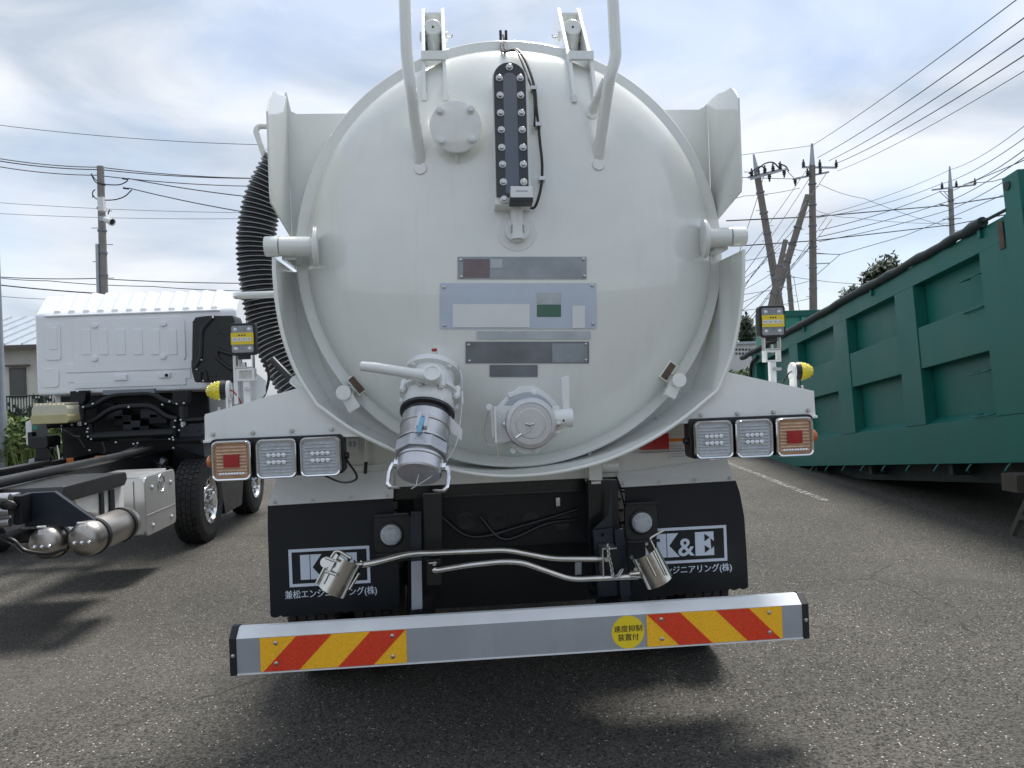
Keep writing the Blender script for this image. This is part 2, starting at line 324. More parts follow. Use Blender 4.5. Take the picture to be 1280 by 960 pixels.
def text_mesh(name, body, x0, x1, z0, z1, y, mat_, parent, bold=0.0, dup=0):
    cu = bpy.data.curves.new(name, 'FONT'); cu.body = body; cu.size = 1; cu.extrude = .0; cu.offset = bold
    ob = bpy.data.objects.new(name+'_tmp', cu); sc.collection.objects.link(ob)
    bpy.context.view_layer.update(); dg = bpy.context.evaluated_depsgraph_get()
    me = bpy.data.meshes.new_from_object(ob.evaluated_get(dg)); bpy.data.objects.remove(ob)
    xs = [v.co.x for v in me.vertices]; ys = [v.co.y for v in me.vertices]; a, b, c, d = min(xs), max(xs), min(ys), max(ys)
    for v in me.vertices:
        v.co = V(x0+(v.co.x-a)/(b-a)*(x1-x0), y, z0+(v.co.y-c)/(d-c)*(z1-z0))
    if dup:
        vs = [tuple(v.co) for v in me.vertices]; fs = [tuple(p.vertices) for p in me.polygons]; n_ = len(vs)
        vs += [(x+dup, y_-.0003, z+dup*.3) for x, y_, z in vs]; fs += [tuple(i+n_ for i in f) for f in fs]
        me = bpy.data.meshes.new(name); me.from_pydata(vs, [], fs)
    me.materials.clear(); me.materials.append(M_[mat_]); me.name = name
    o = bpy.data.objects.new(name, me); sc.collection.objects.link(o); o.parent = parent; o.matrix_parent_inverse = wm(parent).inverted(); return o
# ================================================================== GROUND
g = MB()._add([(-400, -60, 0), (400, -60, 0), (400, 600, 0), (-400, 600, 0)], [(0, 1, 2, 3)]).build('ground', 'asphalt'); tag(g, kind='structure')
a, b = gnd(934, 588), gnd(1032, 626); d_ = (b-a).normalized(); nn = V(-d_.y, d_.x, 0)*.05; a = a-d_*1.5
ln = MB()._add([a-nn+V(0, 0, .004), b-nn+V(0, 0, .004), b+nn+V(0, 0, .004), a+nn+V(0, 0, .004)], [(0, 1, 2, 3)]).build('road_marking', 'worn_paint')
tag(ln, kind='structure')
# ================================================================== VACUUM TRUCK
T = empty('vacuum_truck', (0, 0, 0), 'white vacuum tanker truck seen from behind with round tank door and striped bumper', 'truck')
YF = .28
_l, _rr, _t = xz(369.5, 322, YF), xz(902.5, 316, YF), xz(629, 50, YF)
CX = (_l[0]+_rr[0])/2; RD = (_rr[0]-_l[0])/2; CZ = _t[1]-RD
RI = RD*.945; DOME = .235
def dome_y(r): return YF - .012 - DOME*max(0, 1-(min(r, RI)/RI)**2.15)**.62
def dome_hit(px, py):
    lo, hi = -.3, YF
    for _ in range(40):
        m = (lo+hi)/2; p = atY(px, py, m)
        if m > dome_y(math.hypot(p.x-CX, p.z-CZ)): hi = m
        else: lo = m
    return atY(px, py, (lo+hi)/2)
def dome_n(p):
    x, z = p.x-CX, p.z-CZ; r = math.hypot(x, z) or 1e-6; e = 1e-3; s = (dome_y(r+e)-dome_y(r-e))/(2*e)
    return V(x/r*s, -1, z/r*s).normalized()
C0 = V(CX, 0, CZ)
# --- tank body and door
# annular back plate between guard and tank
tank = MB().lathe(V(CX, 0, CZ), (0, 1, 0), [(YF+.032, RD-.002), (YF+.06, RD-.002), (YF+.062, RD-.05), (YF+.4, RD-.05), (5.9, RD-.05), (6.05, RD-.18)], 96).build('tank', 'white_paint', T)
for yy in (1.6, 3.0, 4.4):
    MB().lathe(V(CX, yy, CZ), (0, 1, 0), [(0, RD-.06), (0, RD-.02), (.05, RD-.02), (.05, RD-.06)], 96).build('stiffening_ring', 'white_paint', tank)
prof = [(YF+.03, RD-.02), (YF+.03, RD), (YF+.004, RD), (YF, RD-.004), (YF-.0, RI+.004), (YF-.004, RI)]
for i in range(0, 41):
    r = RI*math.cos(PI/2*i/40); r = max(r, .004); prof.append((dome_y(r), r))
door = MB().lathe(C0, (0, 1, 0), prof, 128).build('tank_door', 'white_paint', T, ang=28)
# --- splash guard below and side guards above
lp = [(342.5, 322), (343, 345), (347, 385), (356, 427), (372, 468), (396, 506), (440, 537), (486, 560), (530, 578), (585, 591), (640, 595), (700, 589.5), (755, 576), (805, 554), (850, 526), (897, 488), (913, 448), (923, 405), (928.5, 360), (929.5, 312)]
def cr2(pts): return [(p.x, p.z) for p in smooth_path([V(x, 0, z) for x, z in pts], 5)]
_ln = [xz(x, y, 0) for x, y in lp]; ia, ib = 5, 15
line = cr2(_ln[:ia+1])+cr2(_ln[ia:ib+1])[1:]+cr2(_ln[ib:])[1:]
sg = MB().band(line, 0.0, .40, -.008)
guard = sg.build('splash_guard', 'white_paint', T, ang=25)
MB().tube([V(x, 0, z) for x, z in line], .0075, 8).build('rolled_edge', 'white_paint', guard)
inn = []
for x_, z_ in line:
    a_ = math.atan2(z_-CZ, x_-CX); inn.append((CX+(RD-.03)*math.cos(a_), CZ+(RD-.03)*math.sin(a_)))
nl = len(line); vs = [V(x_, .37, z_) for x_, z_ in line]+[V(x_, .37, z_) for x_, z_ in inn]+[V(x_, .38, z_) for x_, z_ in line]+[V(x_, .38, z_) for x_, z_ in inn]
fs = []
for i in range(nl-1): fs += [(i, i+1, nl+i+1, nl+i), (2*nl+i, 3*nl+i, 3*nl+i+1, 2*nl+i+1)]
MB()._add(vs, fs).build('back_plate', 'white_paint', guard)
for s in (-1, 1):
    if s < 0: xo = atY(336, 200, 0).x; zt = atY(339, 115, 0).z; zb = atY(337, 250, 0).z; zf = atY(370, 296, .36).z
    else: xo = atY(926, 190, 0).x; zt = atY(914, 112, 0).z; zb = atY(925, 235, 0).z; zf = atY(886, 282, .36).z
    m = MB()
    # side sheet with a rounded upper corner (profile in YZ)
    tp_ = ((335, 141), (337, 123), (338.5, 116), (341, 113.3), (346, 118), (352, 119.5), (357.5, 120.5), (362, 125), (365.5, 130)) if s < 0 else ((925.6, 140), (924, 122), (919, 112.5), (914, 109.3), (907.5, 114), (902, 116), (898, 117), (891, 123), (884, 130))
    tq = [atX(x_, y_, xo) for x_, y_ in tp_]
    pr = [(max(0, min(.36, q_.y)), q_.z) for q_ in tq]; pr[0] = (0, pr[0][1]); pr[-1] = (.362, pr[-1][1]); zt = pr[-1][1]
    pr = pr[::-1]+[(0, zb+.03), (.012, zb-.012), (.36, zf)]
    m.prism(pr, xo-.004, xo+.004, 'X')
    o = m.build('side_guard', 'white_paint', T, bev=.0025)
    zq = atY(400 if s < 0 else 850, 142.5 if s < 0 else 137.5, .365).z
    MB().prism([(xo+.004*-s, zt-.003), (xo-.02*s, zq+.012), (xo-.045*s, zq), (xo-.36*s, zq), (xo-.36*s, CZ+.2), (xo-.02*s, zf), (xo+.004*-s, zf)], .362, .369).build('back_sheet', 'white_paint', o)
# --- hinge pins at each side
for s, (xa, xb, xc), yc in ((-1, (331.5, 349.5, 392), 308), (1, (931, 913, 884), 296)):
    pa, pb, pc = (atY(x, yc, .10) for x in (xa, xb, xc))
    zc = pb.z
    o = MB().cyl(V(pc.x, .12, zc), V(pb.x+.002*s, .10, zc), .0405, seg=28).build('pivot_pin', 'white_paint', T, bev=.002)
    MB().cyl(V(pb.x, .10, zc), V(pa.x, .10, zc), .0415, seg=28).build('pin_collar', 'white_paint', o, bev=.005)
    MB().lathe(V(pc.x-.015*s, .13, zc), (s, -.12, 0), [(0, .04), (.004, .083), (.018, .083), (.026, .07)], 32).build('boss', 'white_paint', o, bev=.003)
    MB().box(pb.x-.03*s-.03, pb.x-.03*s+.03, .13, .42, zc-.05, zc+.03).build('pin_bracket', 'white_paint', o, bev=.004)
# --- round blank cover
c = dome_hit(571, 160); cc = atY(570, 157.5, c.y-.085)
cov = MB().lathe(cc, (0, 1, 0), [(0, .1), (.002, .1035), (.016, .1035), (.018, .1)], 48).build('blank_cover', 'white_paint', door)
MB().lathe(cc, (0, 1, 0), [(.017, .06), (.2, .06)], 32).build('cover_neck', 'white_paint', door)
bolt = None
def hexbolt(p, n, r, h, name, mat_, parent):
    b_ = MB().lathe(p, n, [(-.004, r*1.28), (h*.3, r*1.28), (h*.3, r), (h*.92, r), (h, r*.8)], 6 if r > .004 else 8)
    return b_.build(name, mat_, parent, ang=20)
for bx, by in ((549.5, 138.5), (588.5, 137), (552, 176.5), (590, 174.5)):
    p = atY(bx, by, cc.y); b0 = MB().lathe(p, (0, -1, 0), [(-.002, .0165), (.004, .0165), (.004, .0125), (.016, .0125), (.017, .01)], 12).build('bolt', 'white_cast', cov)
MB().cyl(V(cc.x, cc.y+.05, cc.z-.1), V(cc.x, cc.y+.06, cc.z-.125), .006).build('drain_stub', 'white_paint', cov)
# --- level gauge
gt, gb = atY(637, 74, .02), atY(642, 262, -.05)
gax = (gb-gt).normalized(); gx = V(1, 0, 0); gx = (gx-gax*gx.dot(gax)).normalized(); gn = gx.cross(gax).normalized()
if gn.y > 0: gn = -gn
GM = Matrix(((gx.x, -gax.x, -gn.x, gt.x), (gx.y, -gax.y, -gn.y, gt.y), (gx.z, -gax.z, -gn.z, gt.z), (0, 0, 0, 1)))   # local x right, y up, z away from camera
gl = (gb-gt).length
def gp(px, py):     # pixel -> gauge-plane (x, y)
    d = ray(px, py); n = gn; t = (gt-CAM).dot(n)/d.dot(n); q = CAM+d*t-gt; return (q.dot(gx), -q.dot(gax))
def stad(x0, x1, y0, y1):
    r = (x1-x0)/2; cx = (x0+x1)/2; pts = [(x0, y0), (x1, y0)]
    return pts+[(cx+r*math.cos(PI*i/14), y1-r+r*math.sin(PI*i/14)) for i in range(15)]
xl, xr = gp(618.5, 160)[0], gp(658.5, 160)[0]; yt = gp(637, 79)[1]; yb = gp(640, 246)[1]
gauge = MB().prism(stad(xl, xr, yb, yt), -.008, .004, 'Z', GM).build('level_gauge', 'gauge_black', T, bev=.0015)
w4 = (xr-xl)*.29
MB().prism(stad(xl+w4, xr-w4, yb+.01, yt-.045), -.0095, -.006, 'Z', GM).build('sight_glass', 'gauge_glass', gauge)
MB().prism(stad(xl-.006, xr+.01, yb-.03, yt+.004), .0045, .22, 'Z', GM).build('gauge_base', 'white_paint', gauge, bev=.002)
b0 = None
rows = [(99, 624, 650), (120.5, 625, 650.5), (142.5, 625.5, 651.5), (163.5, 626.5, 652.5), (185.5, 627, 653.5), (206.5, 628, 654), (228.5, 629, 654.5)]
for px, py in [(636.5, 85.5)]+[(x, y) for y, x1, x2 in rows for x in (x1, x2)]+[(630, 250)]:
    q = gp(px, py); P = GM @ V(q[0], q[1], -.008)
    if b0 is None:
        b0 = MB().lathe(V(0, 0, 0), gn, [(-.002, .0145), (.003, .0145), (.0035, .0105), (.012, .0105), (.0135, .0085)], 12).build('bolt', 'steel', gauge, ang=25); b0.location = P
    else: share(b0, P, gauge)
p0, p1 = gp(637, 239), gp(664.5, 253)
MB().box(p0[0], p1[0], p1[1], p0[1], -.055, .01, GM).build('sensor_box', 'sticker_white', gauge, bev=.003)
q0, q1 = gp(636.5, 252), gp(665, 257.5)
MB().box(q0[0], q1[0], q1[1], q0[1], -.052, .01, GM).build('sensor_base', 'black_plastic', gauge, bev=.003)
MB().box(p0[0]+.02, p1[0]-.02, p0[1]-.023, p0[1]-.018, -.0556, -.0548, GM).build('sensor_mark', 'print_grey', gauge)
cp = [dome_hit(x, y)+V(0, -off, 0) for x, y, off in ((632, 66, .02), (645, 66, .03), (655, 78, .03), (663, 98, .03), (668, 118, .03), (669.5, 140, .035), (672, 160, .03), (674, 182, .03), (676.5, 206, .03), (676, 230, .03), (672, 250, .035), (666, 262, .03), (655, 259, .035), (648, 257, .06))]
cp = [atY(629, 44, .35), atY(631, 52, .30)]+cp
cab = MB().tube(smooth_path(cp, 6), .0058, 8).build('gauge_cable', 'cable_black', T)
cp2 = [p+V(-.012-.006*math.sin(i*1.7), -.004, -.006) for i, p in enumerate(cp[:9])]
MB().tube(smooth_path(cp2, 6), .0045, 8).build('signal_cable', 'cable_black', cab)
for x, y in ((666, 114), (672, 159), (676.5, 226)):
    p = dome_hit(x, y); MB().box(p.x-.013, p.x+.013, p.y-.042, p.y+.02, p.z-.008, p.z+.008).build('cable_clip', 'steel', cab, bev=.002)
for dx in (-.006, .012):
    p = atY(628+dx*100, 44, .32); MB().cyl(p+V(dx, 0, -.03), p+V(dx, 0, .02), .006).build('cable_gland', 'cable_black', cab)
# --- top hinge brackets with hydraulic rod ends
for side in (0, 1):
    xs_ = (529, 555) if side == 0 else (711.5, 738)
    lo = [dome_hit(x, 121 if side == 0 else 123) for x in xs_]; root = None; Xs = []
    for k in (0, 1):
        X = atY(xs_[k], 68, .20).x; Xs.append(X); y0 = lo[k].y-.012; zl = lo[k].z
        zm = atX(xs_[k], 67, X).z if abs(xs_[k]-568) > 60 else atY(xs_[k], 67, .2).z
        zm = atY(xs_[k], 67, .20).z; ztp = atY(530, 10, .44).z
        pr = [(y0, zl-.012), (y0, zl+.02), (.185, zm-.02), (.19, zm), (.215, zm+.004), (.44, ztp), (.56, ztp), (.62, zm+.10), (.62, zm-.12), (.34, zm-.15), (lo[k].y+.06, zl-.012)]
        o = MB().prism(pr, X-.0075, X+.0075, 'X').build('hinge_bracket' if root is None else 'bracket_plate', 'white_panel', T if root is None else root, bev=.0015)
        root = root or o
    xa, xb = Xs
    MB().box(xa-.008, xb+.008, .165, .1845, zm-.038, zm-.002).build('cross_plate', 'white_panel', root, bev=.002)
    MB().box(xa+.0076, xb-.0076, .185, .24, zm-.012, zm+.0).build('cross_shelf', 'white_panel', root, bev=.002)
    zc_ = atY(540, 20, .43).z; MB().box(xa+.0076, xb-.0076, .42, .53, zc_, zc_+.012).build('cross_bar', 'white_panel', root, bev=.002)
    zc = atY(540, 37, .37).z; xm = (xa+xb)/2
    MB().lathe(V(xm, .345, zc), (0, 1, -.12), [(0, .034), (.003, .0385), (.01, .0405), (.6, .0405)], 32).build('cylinder_end', 'white_paint', root)
    MB().cyl(V(xm, .37, zc-.02), V(xm, .42, zc-.13), .033, .025, 24).build('cylinder_lug', 'white_paint', root)
    MB().ball(V(xm, .344, zc), .005).build('plug', 'cable_black', root)
    MB().cyl(V(xa-.018, .40, zc-.018), V(xb+.018, .40, zc-.018), .022).build('hinge_pin', 'white_paint', root, bev=.002)
    xe = (xb+.018) if side == 0 else (xa-.018); sg_ = 1 if side == 0 else -1
    MB().tube([V(xe, .40, zc-.02), V(xe+.018*sg_, .40, zc-.022), V(xe+.024*sg_, .40, zc-.01)], .0035).build('split_pin', 'steel', root)
    for k in (0, 1):
        MB().box(Xs[k]-.011, Xs[k]+.011, lo[k].y-.016, lo[k].y+.03, lo[k].z-.02, lo[k].z+.012).build('weld_pad', 'white_paint', root, bev=.004)
# --- grab rails
pl = dome_hit(526, 211)
MB().tube(round_path([pl+V(0, .03, 0), atY(514.5, 112, -.02), atY(508.5, 74, -.03), atY(504, -60, -.01), atY(500, -150, .25), atY(500, -150, .9)], .1, 8), .0242, 18).build('grab_rail', 'white_paint', T)
rl = MB().lathe(pl+V(0, .004, 0), dome_n(pl), [(0, .029), (.006, .027), (.01, .024)], 20).build('rail_weld', 'white_paint', T)
pr_ = dome_hit(747.5, 206); joint = atY(762, 96, -.02)
right_rail = MB().tube(round_path([pr_+V(0, .03, 0), joint, atY(770, 72, -.025), atY(763, -60, 0), atY(757, -150, .25), atY(757, -150, .9)], .1, 8), .0242, 18).build('grab_rail', 'white_paint', T)
ps = dome_hit(739, 143)
MB().tube([ps+V(0, .03, 0), joint+V(-.004, .02, .0)], .022, 16).build('rail_strut', 'white_paint', right_rail)
MB().lathe(pr_+V(0, .004, 0), dome_n(pr_), [(0, .029), (.006, .027), (.01, .024)], 20).build('rail_weld', 'white_paint', right_rail)
MB().lathe(ps+V(0, .004, 0), dome_n(ps), [(0, .027), (.006, .025), (.01, .022)], 20).build('rail_weld', 'white_paint', right_rail)
# --- latches on the door ring
for s, (sx, sy), (kx, ky), (ex, ey) in ((-1, (446, 481), (429, 491), (441, 507)), (1, (834, 464), (849.5, 475), (838, 491))):
    p = atY(sx, sy, YF-.03); ph_ = dome_hit(sx, sy); p = ph_+V(0, -.012, 0) if ph_.y < p.y else p; tilt = math.radians(35)*(-s)
    ax = V(math.sin(math.radians(37))*(s), 0, math.cos(math.radians(37)))
    RM = Matrix.Translation(p) @ Matrix.Rotation(math.radians(37)*s, 4, 'Y')
    o = MB().box(-.022, .022, -.006, .06, -.044, .044, RM).build('door_latch', 'white_paint', T, bev=.003)
    MB().box(-.0145, .0145, -.010, .01, -.038, .038, RM).build('latch_slot', 'brown_wear', o)
    k = atY(kx, ky, YF-.16); e_ = atY(ex, ey, YF-.11); k2 = V(k.x, k.y+.03, k.z)
    MB().cyl(k, k+V(0, .12, 0), .031, seg=28).build('latch_knob', 'white_paint', o, bev=.004)
    dv = V(e_.x-k.x, 0, e_.z-k.z); ln_ = dv.length+.02; dv.normalize(); pv = V(dv.z, 0, -dv.x)*.026
    A = V(k.x, 0, k.z); B = A+dv*ln_
    MB().prism([(v.x, v.z) for v in (A+pv, B+pv, B-pv, A-pv)], k.y+.03, k.y+.055).build('latch_arm', 'white_paint', o, bev=.003)
    MB().cyl(k+V(0, .05, 0), V(k.x+.0, YF+.02, k.z+.015), .02).build('latch_bolt', 'brown_wear', o)
# --- emblem area: faded printed marking and placard on the door
def decal(name, mat_, x0, x1, y0, y1, off, parent, nx=8, nz=5):
    vs = []; fs = []
    for j in range(nz+1):
        for i in range(nx+1):
            p = dome_hit(x0+(x1-x0)*i/nx, y0+(y1-y0)*j/nz); vs.append(p+dome_n(p)*off)
    for j in range(nz):
        for i in range(nx):
            a_ = j*(nx+1)+i; fs.append((a_, a_+1, a_+nx+2, a_+nx+1))
    m = MB()._add(vs, fs); o = m.build(name, mat_, parent); return o
mat('print_pale', (.46, .50, .53), .4, coat=.3, var=.15, vscale=9); mat('print_mid', (.30, .33, .36), .4, coat=.3, var=.18, vscale=9)
mat('print_dark', (.17, .185, .20), .4, coat=.3, var=.2, vscale=9); mat('print_maroon', (.17, .12, .135), .4, coat=.3, var=.2, vscale=9); mat('print_green', (.07, .15, .11), .4, var=.1)
mat('print_bluegrey', (.50, .57, .66), .35, coat=.4, var=.05)
bs = dome_hit(646, 292)
boss = MB().lathe(bs+V(0, .03, .01), (0, -1, 0), [(0, .085), (.028, .085), (.032, .08), (.033, .05), (.06, .048)], 36).build('gauge_boss', 'white_cast', door, bev=.002)
MB().cyl(bs+V(0, -.02, .10), bs+V(0, -.03, -.03), .026).build('boss_pipe', 'white_cast', boss, bev=.002); MB().lathe(bs+V(0, -.03, .01), (0, -1, 0), [(0, .03), (.012, .03), (.014, .02)], 6).build('boss_plug', 'print_mid', boss)
emb = decal('marking_plate', 'print_mid', 572, 733, 321, 349, .003, door, 12, 3)
tag(emb, 'grey marking plate in the middle of the door')
decal('plate_end', 'print_maroon', 579, 612, 324, 347, .0045, emb, 3, 2); decal('plate_end', 'print_pale', 613, 628, 324, 335, .0045, emb, 3, 2)
plc = decal('placard', 'print_bluegrey', 550, 745, 354, 411, .003, door, 12, 5)
decal('placard_sheet', 'sticker_white', 566, 662, 380, 409, .0045, plc, 8, 4)
decal('placard_patch', 'print_green', 671, 701, 381, 396, .0045, plc, 3, 3); decal('placard_patch', 'print_pale', 671, 701, 366, 380.5, .0045, plc, 3, 3); decal('placard_patch', 'sticker_white', 715, 731, 382, 410, .0045, plc, 3, 3)
lw = decal('lower_plate', 'print_dark', 582, 736, 427, 454, .003, door, 12, 3); decal('plate_end', 'print_mid', 690, 734, 429, 453, .0045, lw, 4, 3); decal('lower_tab', 'print_dark', 612, 672, 456, 471, .003, door, 6, 2); decal('upper_band', 'print_pale', 596, 738, 414, 424, .003, door, 10, 2)
for par, cs in ((emb, ((576, 325), (729, 324), (577, 346), (730, 345))), (plc, ((555, 359), (740, 357), (556, 407), (741, 405))), (lw, ((586, 431), (732, 430), (587, 451), (732, 450)))):
    for x_, y_ in cs:
        q_ = dome_hit(x_, y_); MB().lathe(q_, dome_n(q_), [(0, .006), (.007, .006), (.009, .003)], 10).build('rivet', 'steel', par)
# --- big discharge valve, hanging down and out
vA = atY(541, 468, .02); vB = atY(523.5, 593, -.24); vd = (vB-vA).normalized(); vl = (vB-vA).length
def vs_(t): return vA+vd*(vl*t)
VS = vl/.492
def VL(p): return [(t*VS, r) for t, r in p]
vx = V(1, 0, 0); vx = (vx-vd*vx.dot(vd)).normalized(); vn = vx.cross(vd).normalized(); vn = vn if vn.y < 0 else -vn   # towards the camera side
valve = MB().lathe(vA, vd, VL([(-.02, .08), (-.018, .113), (.006, .113), (.008, .09), (.03, .086), (.09, .096), (.10, .096), (.104, .118), (.118, .118), (.122, .098), (.16, .098), (.19, .088), (.20, .08)]), 48).build('discharge_valve', 'white_cast', T, ang=30, bev=0)
vp = dome_hit(546, 470)
MB().tube([vp+V(0, .06, .01), vA-vd*.012, vA], .078, 28).build('valve_pipe', 'white_cast', valve)
for k in range(8):
    a_ = 2*PI*k/8+.3; r_ = vx*math.cos(a_)+vn*math.sin(a_)
    MB().lathe(vA+vd*(.085*VS)+r_*.112, vd, [(0, .014), (.05, .014)], 10).build('ear', 'white_cast', valve, bev=.003)
    MB().lathe(vA+vd*(.13*VS)+r_*.112, vd, [(0, .009), (.014, .009)], 6).build('nut', 'white_cast', valve)
for k in range(4):
    a_ = 2*PI*k/4+.8; r_ = vx*math.cos(a_)+vn*math.sin(a_)
    MB().lathe(vA+vd*(.004*VS)+r_*.1, vd, [(0, .0105), (.01, .0105)], 6).build('bolt', 'white_cast', valve)
for k in (-.5, 0, .5):
    r_ = (vx*math.sin(k*1.4)+vn*math.cos(k*1.4)); MB().cyl(vA+vd*(.125*VS)+r_*.088, vA+vd*(.185*VS)+r_*.083, .012, .01).build('body_rib', 'white_cast', valve)
# spindle hub and lever
hb = vA+vd*(.065*VS)+vn*.085
hp = atY(541.5, 478, hb.y)
hub = MB().lathe(hp, V(-.05, -1, .45), [(-.07, .05), (-.05, .055), (-.035, .052), (-.03, .039), (.07, .036), (.085, .036), (.088, .03)], 32).build('spindle_hub', 'white_cast', valve)
hf = atY(540, 466, hp.y-.088)
MB().lathe(hf, V(-.05, -1, .45), [(-.012, .0335), (.004, .0335), (.006, .031), (.006, .024), (.003, .024)], 28).build('hub_cap', 'white_cast', hub)
h0 = atY(535, 470, hf.y+.022); h1 = atY(470, 459.5, hf.y-.03); h2 = atY(451, 457.5, hf.y-.03)
MB().tube([h0, h0+(h1-h0)*.3, h0+(h1-h0)*.6, h1, h2, h2+(h2-h1)*.1], .02, 16, rad=[.027, .0205, .0195, .0195, .0175, .006]).build('lever', 'white_cast', hub)
MB().tube([h0+V(0, 0, -.02), h0+(h1-h0)*.35+V(0, 0, -.012)], .012, 10).build('lever_web', 'white_cast', hub)
q = atY(543, 440, vA.y-.03); rp = MB().cyl(q+V(0, .02, -.03), q+V(0, 0, .004), .013).build('relief_plug', 'white_cast', valve, bev=.003); MB().cyl(q+V(0, 0, .004), q+V(0, 0, .014), .011).build('red_cap', 'red_paint', valve, bev=.002)
# couplings
o = .20
MB().lathe(vA, vd, VL([(o-.006, .088), (o-.004, .106), (o+.008, .106), (o+.012, .09), (o+.05, .088)]), 40).build('collar', 'gauge_black', valve)
cpl = MB().lathe(vA, vd, VL([(o+.03, .084), (o+.03, .0925), (o+.075, .0935), (o+.078, .096), (o+.083, .096), (o+.088, .092), (o+.14, .0935), (o+.15, .0965), (o+.158, .0965), (o+.16, .088), (o+.17, .088)]), 44).build('coupling', 'alu', valve, ang=25)
hxp = [(o+.162, .092), (o+.164, .1015), (o+.214, .1015), (o+.217, .092)]
MB().lathe(vA, vd, VL(hxp), 8, ref=vn+vx*.414).build('hex_nut', 'cast_alu', cpl, bev=.003, ang=20)
cap = MB().lathe(vA, vd, VL([(o+.21, .08), (o+.225, .08), (o+.226, .087), (o+.236, .087), (o+.24, .0835), (o+.285, .083), (o+.292, .079), (o+.292, .01)]), 44).build('dust_cap', 'alu', valve, ang=25)
ce = vA+vd*((o+.292)*VS)
for s in (-1, 1):
    b_ = vA+vd*((o+.25)*VS)+vx*(.087*s)
    MB().lathe(b_-vx*.006*s, vx*s, [(0, .02), (.014, .02), (.016, .016)], 16).build('cam_pad', 'chrome', cap)
    MB().tube(round_path([b_+vx*.012*s, b_+vx*.022*s+vd*.03, b_+vx*.02*s+vd*.085, b_+vx*.006*s+vd*.10], .02), .0085, 10).build('cam_lever', 'chrome', cap)
    rc = b_+vx*(-.006)*s+vd*.105+vn*.012; R3 = [rc+vx*(.021*math.cos(2*PI*i/20))+(vd*.35+vn*.94).normalized()*(.014*math.sin(2*PI*i/20)) for i in range(21)]
    MB().tube(R3, .003, 8).build('pull_ring', 'steel', cap)
for s in (-.9, .1):
    b_ = vA+vd*((o+.085)*VS)+(vn*math.cos(s)+vx*math.sin(s))*.093
for s in (-.16, .13):
    u_ = (vn*math.cos(s)+vx*math.sin(s)); MB().box(-.008, .008, -.016, .0, -.03, .03, Matrix.Translation(vA+vd*((o+.105)*VS)+u_*.092) @ V(0, 0, 1).rotation_difference(-vd).to_matrix().to_4x4()).build('lug', 'alu', cpl, bev=.002)
u_ = (vn*math.cos(-.05)+vx*math.sin(-.05)); TM = Matrix.Translation(vA+vd*((o+.135)*VS)+u_*.108) @ V(0, 0, 1).rotation_difference((-vd+vx*.12).normalized()).to_matrix().to_4x4()
MB().box(-.0085, .0085, -.004, .004, -.034, .034, TM).build('tag', 'blue_tag', cpl, bev=.0015)
rg = vA+vd*((o+.185)*VS)+u_*.112; MB().tube([rg+vx*(.022*math.cos(2*PI*i/24))+vd*(.016*math.sin(2*PI*i/24)) for i in range(25)], .0016, 6).build('pull_ring', 'steel', cpl)
# stay plate on the right of the valve
sp = [atY(x, y, vA.y-.12) for x, y in ((541, 515), (555.5, 513.5), (560, 519), (577.5, 537), (577, 548), (573, 551.5), (556, 535), (556, 530), (555, 516.5))]
ss = [(p.x, p.z) for p in (atY(556, 513, -.11), atY(561, 518, -.11), atY(578, 537, -.11), atY(577, 551, -.11), atY(555, 533, -.11))]
stay = MB().prism(ss, -.112, -.108).build('stay_plate', 'white_cast', valve, bev=.001)
s2 = [(p.x, p.z) for p in (atY(541, 515, -.13), atY(556.5, 513, -.13), atY(554, 528, -.13), atY(547, 523, -.13))]
MB().prism(s2, -.135, -.108).build('stay_foot', 'white_cast', stay, bev=.001)
cw = [atY(x, y, Y) for x, y, Y in ((577, 470, -.05), (577.5, 500, -.06), (575, 528, -.1), (571, 552, -.12), (562, 570, -.17), (548, 588, -.22), (532, 600, -.25), (514, 611, -.26))]
MB().tube(smooth_path([atY(563, 450, 0), atY(572, 457, -.02)]+cw, 5), .0026, 8).build('retaining_cable', 'steel', valve)
MB().cyl(atY(577, 489, -.055), atY(577.5, 505, -.06), .006).build('cable_ferrule', 'white_cast', valve)
t0 = ce; t1 = atY(520, 607, ce.y-.02); MB().tube([t0, t1], .0025, 6).build('cap_link', 'steel', cap)
# --- small outlet valve with dust cap
oc = atY(663, 529, -.05); od = dome_hit(662, 526)
ov = MB()
pts = []
for k in range(16):
    a_ = 2*PI*k/16+PI/16; r_ = .150 if k % 4 in (0, 3) else .136; pts.append((oc.x-.003+r_*math.cos(a_)*.98, oc.z+.012+r_*math.sin(a_)*.93))
outlet = MB().prism(pts, -.005, .02).build('outlet_valve', 'white_cast', T, bev=.006)
MB().lathe(V(oc.x, .005, oc.z), (0, 1, 0), [(0, .115), (.3, .115)], 36).build('valve_pipe', 'white_cast', outlet)
for bx, by in ((638, 493.5), (667, 491.5), (689, 511), (641.5, 563.5), (670, 562.5), (690, 541), (631, 514), (634, 546)):
    p = atY(bx, by, -.005); MB().lathe(p, (0, -1, 0), [(-.002, .0125), (.009, .012), (.012, .009)], 12).build('bolt', 'white_cast', outlet)
MB().lathe(V(oc.x-.006, -.004, oc.z+.012), (0, -1, 0), [(0, .11), (.012, .11), (.014, .1)], 40).build('gasket_ring', 'bumper_grey', outlet)
dc = MB().lathe(V(oc.x, -.01, oc.z), (0, -1, 0), [(0, .098), (.045, .098), (.047, .101), (.058, .101), (.062, .097), (.0635, .082), (.061, .08), (.061, .06), (.0625, .058), (.0625, .012)], 56).build('dust_cap', 'alu', outlet, ang=22)
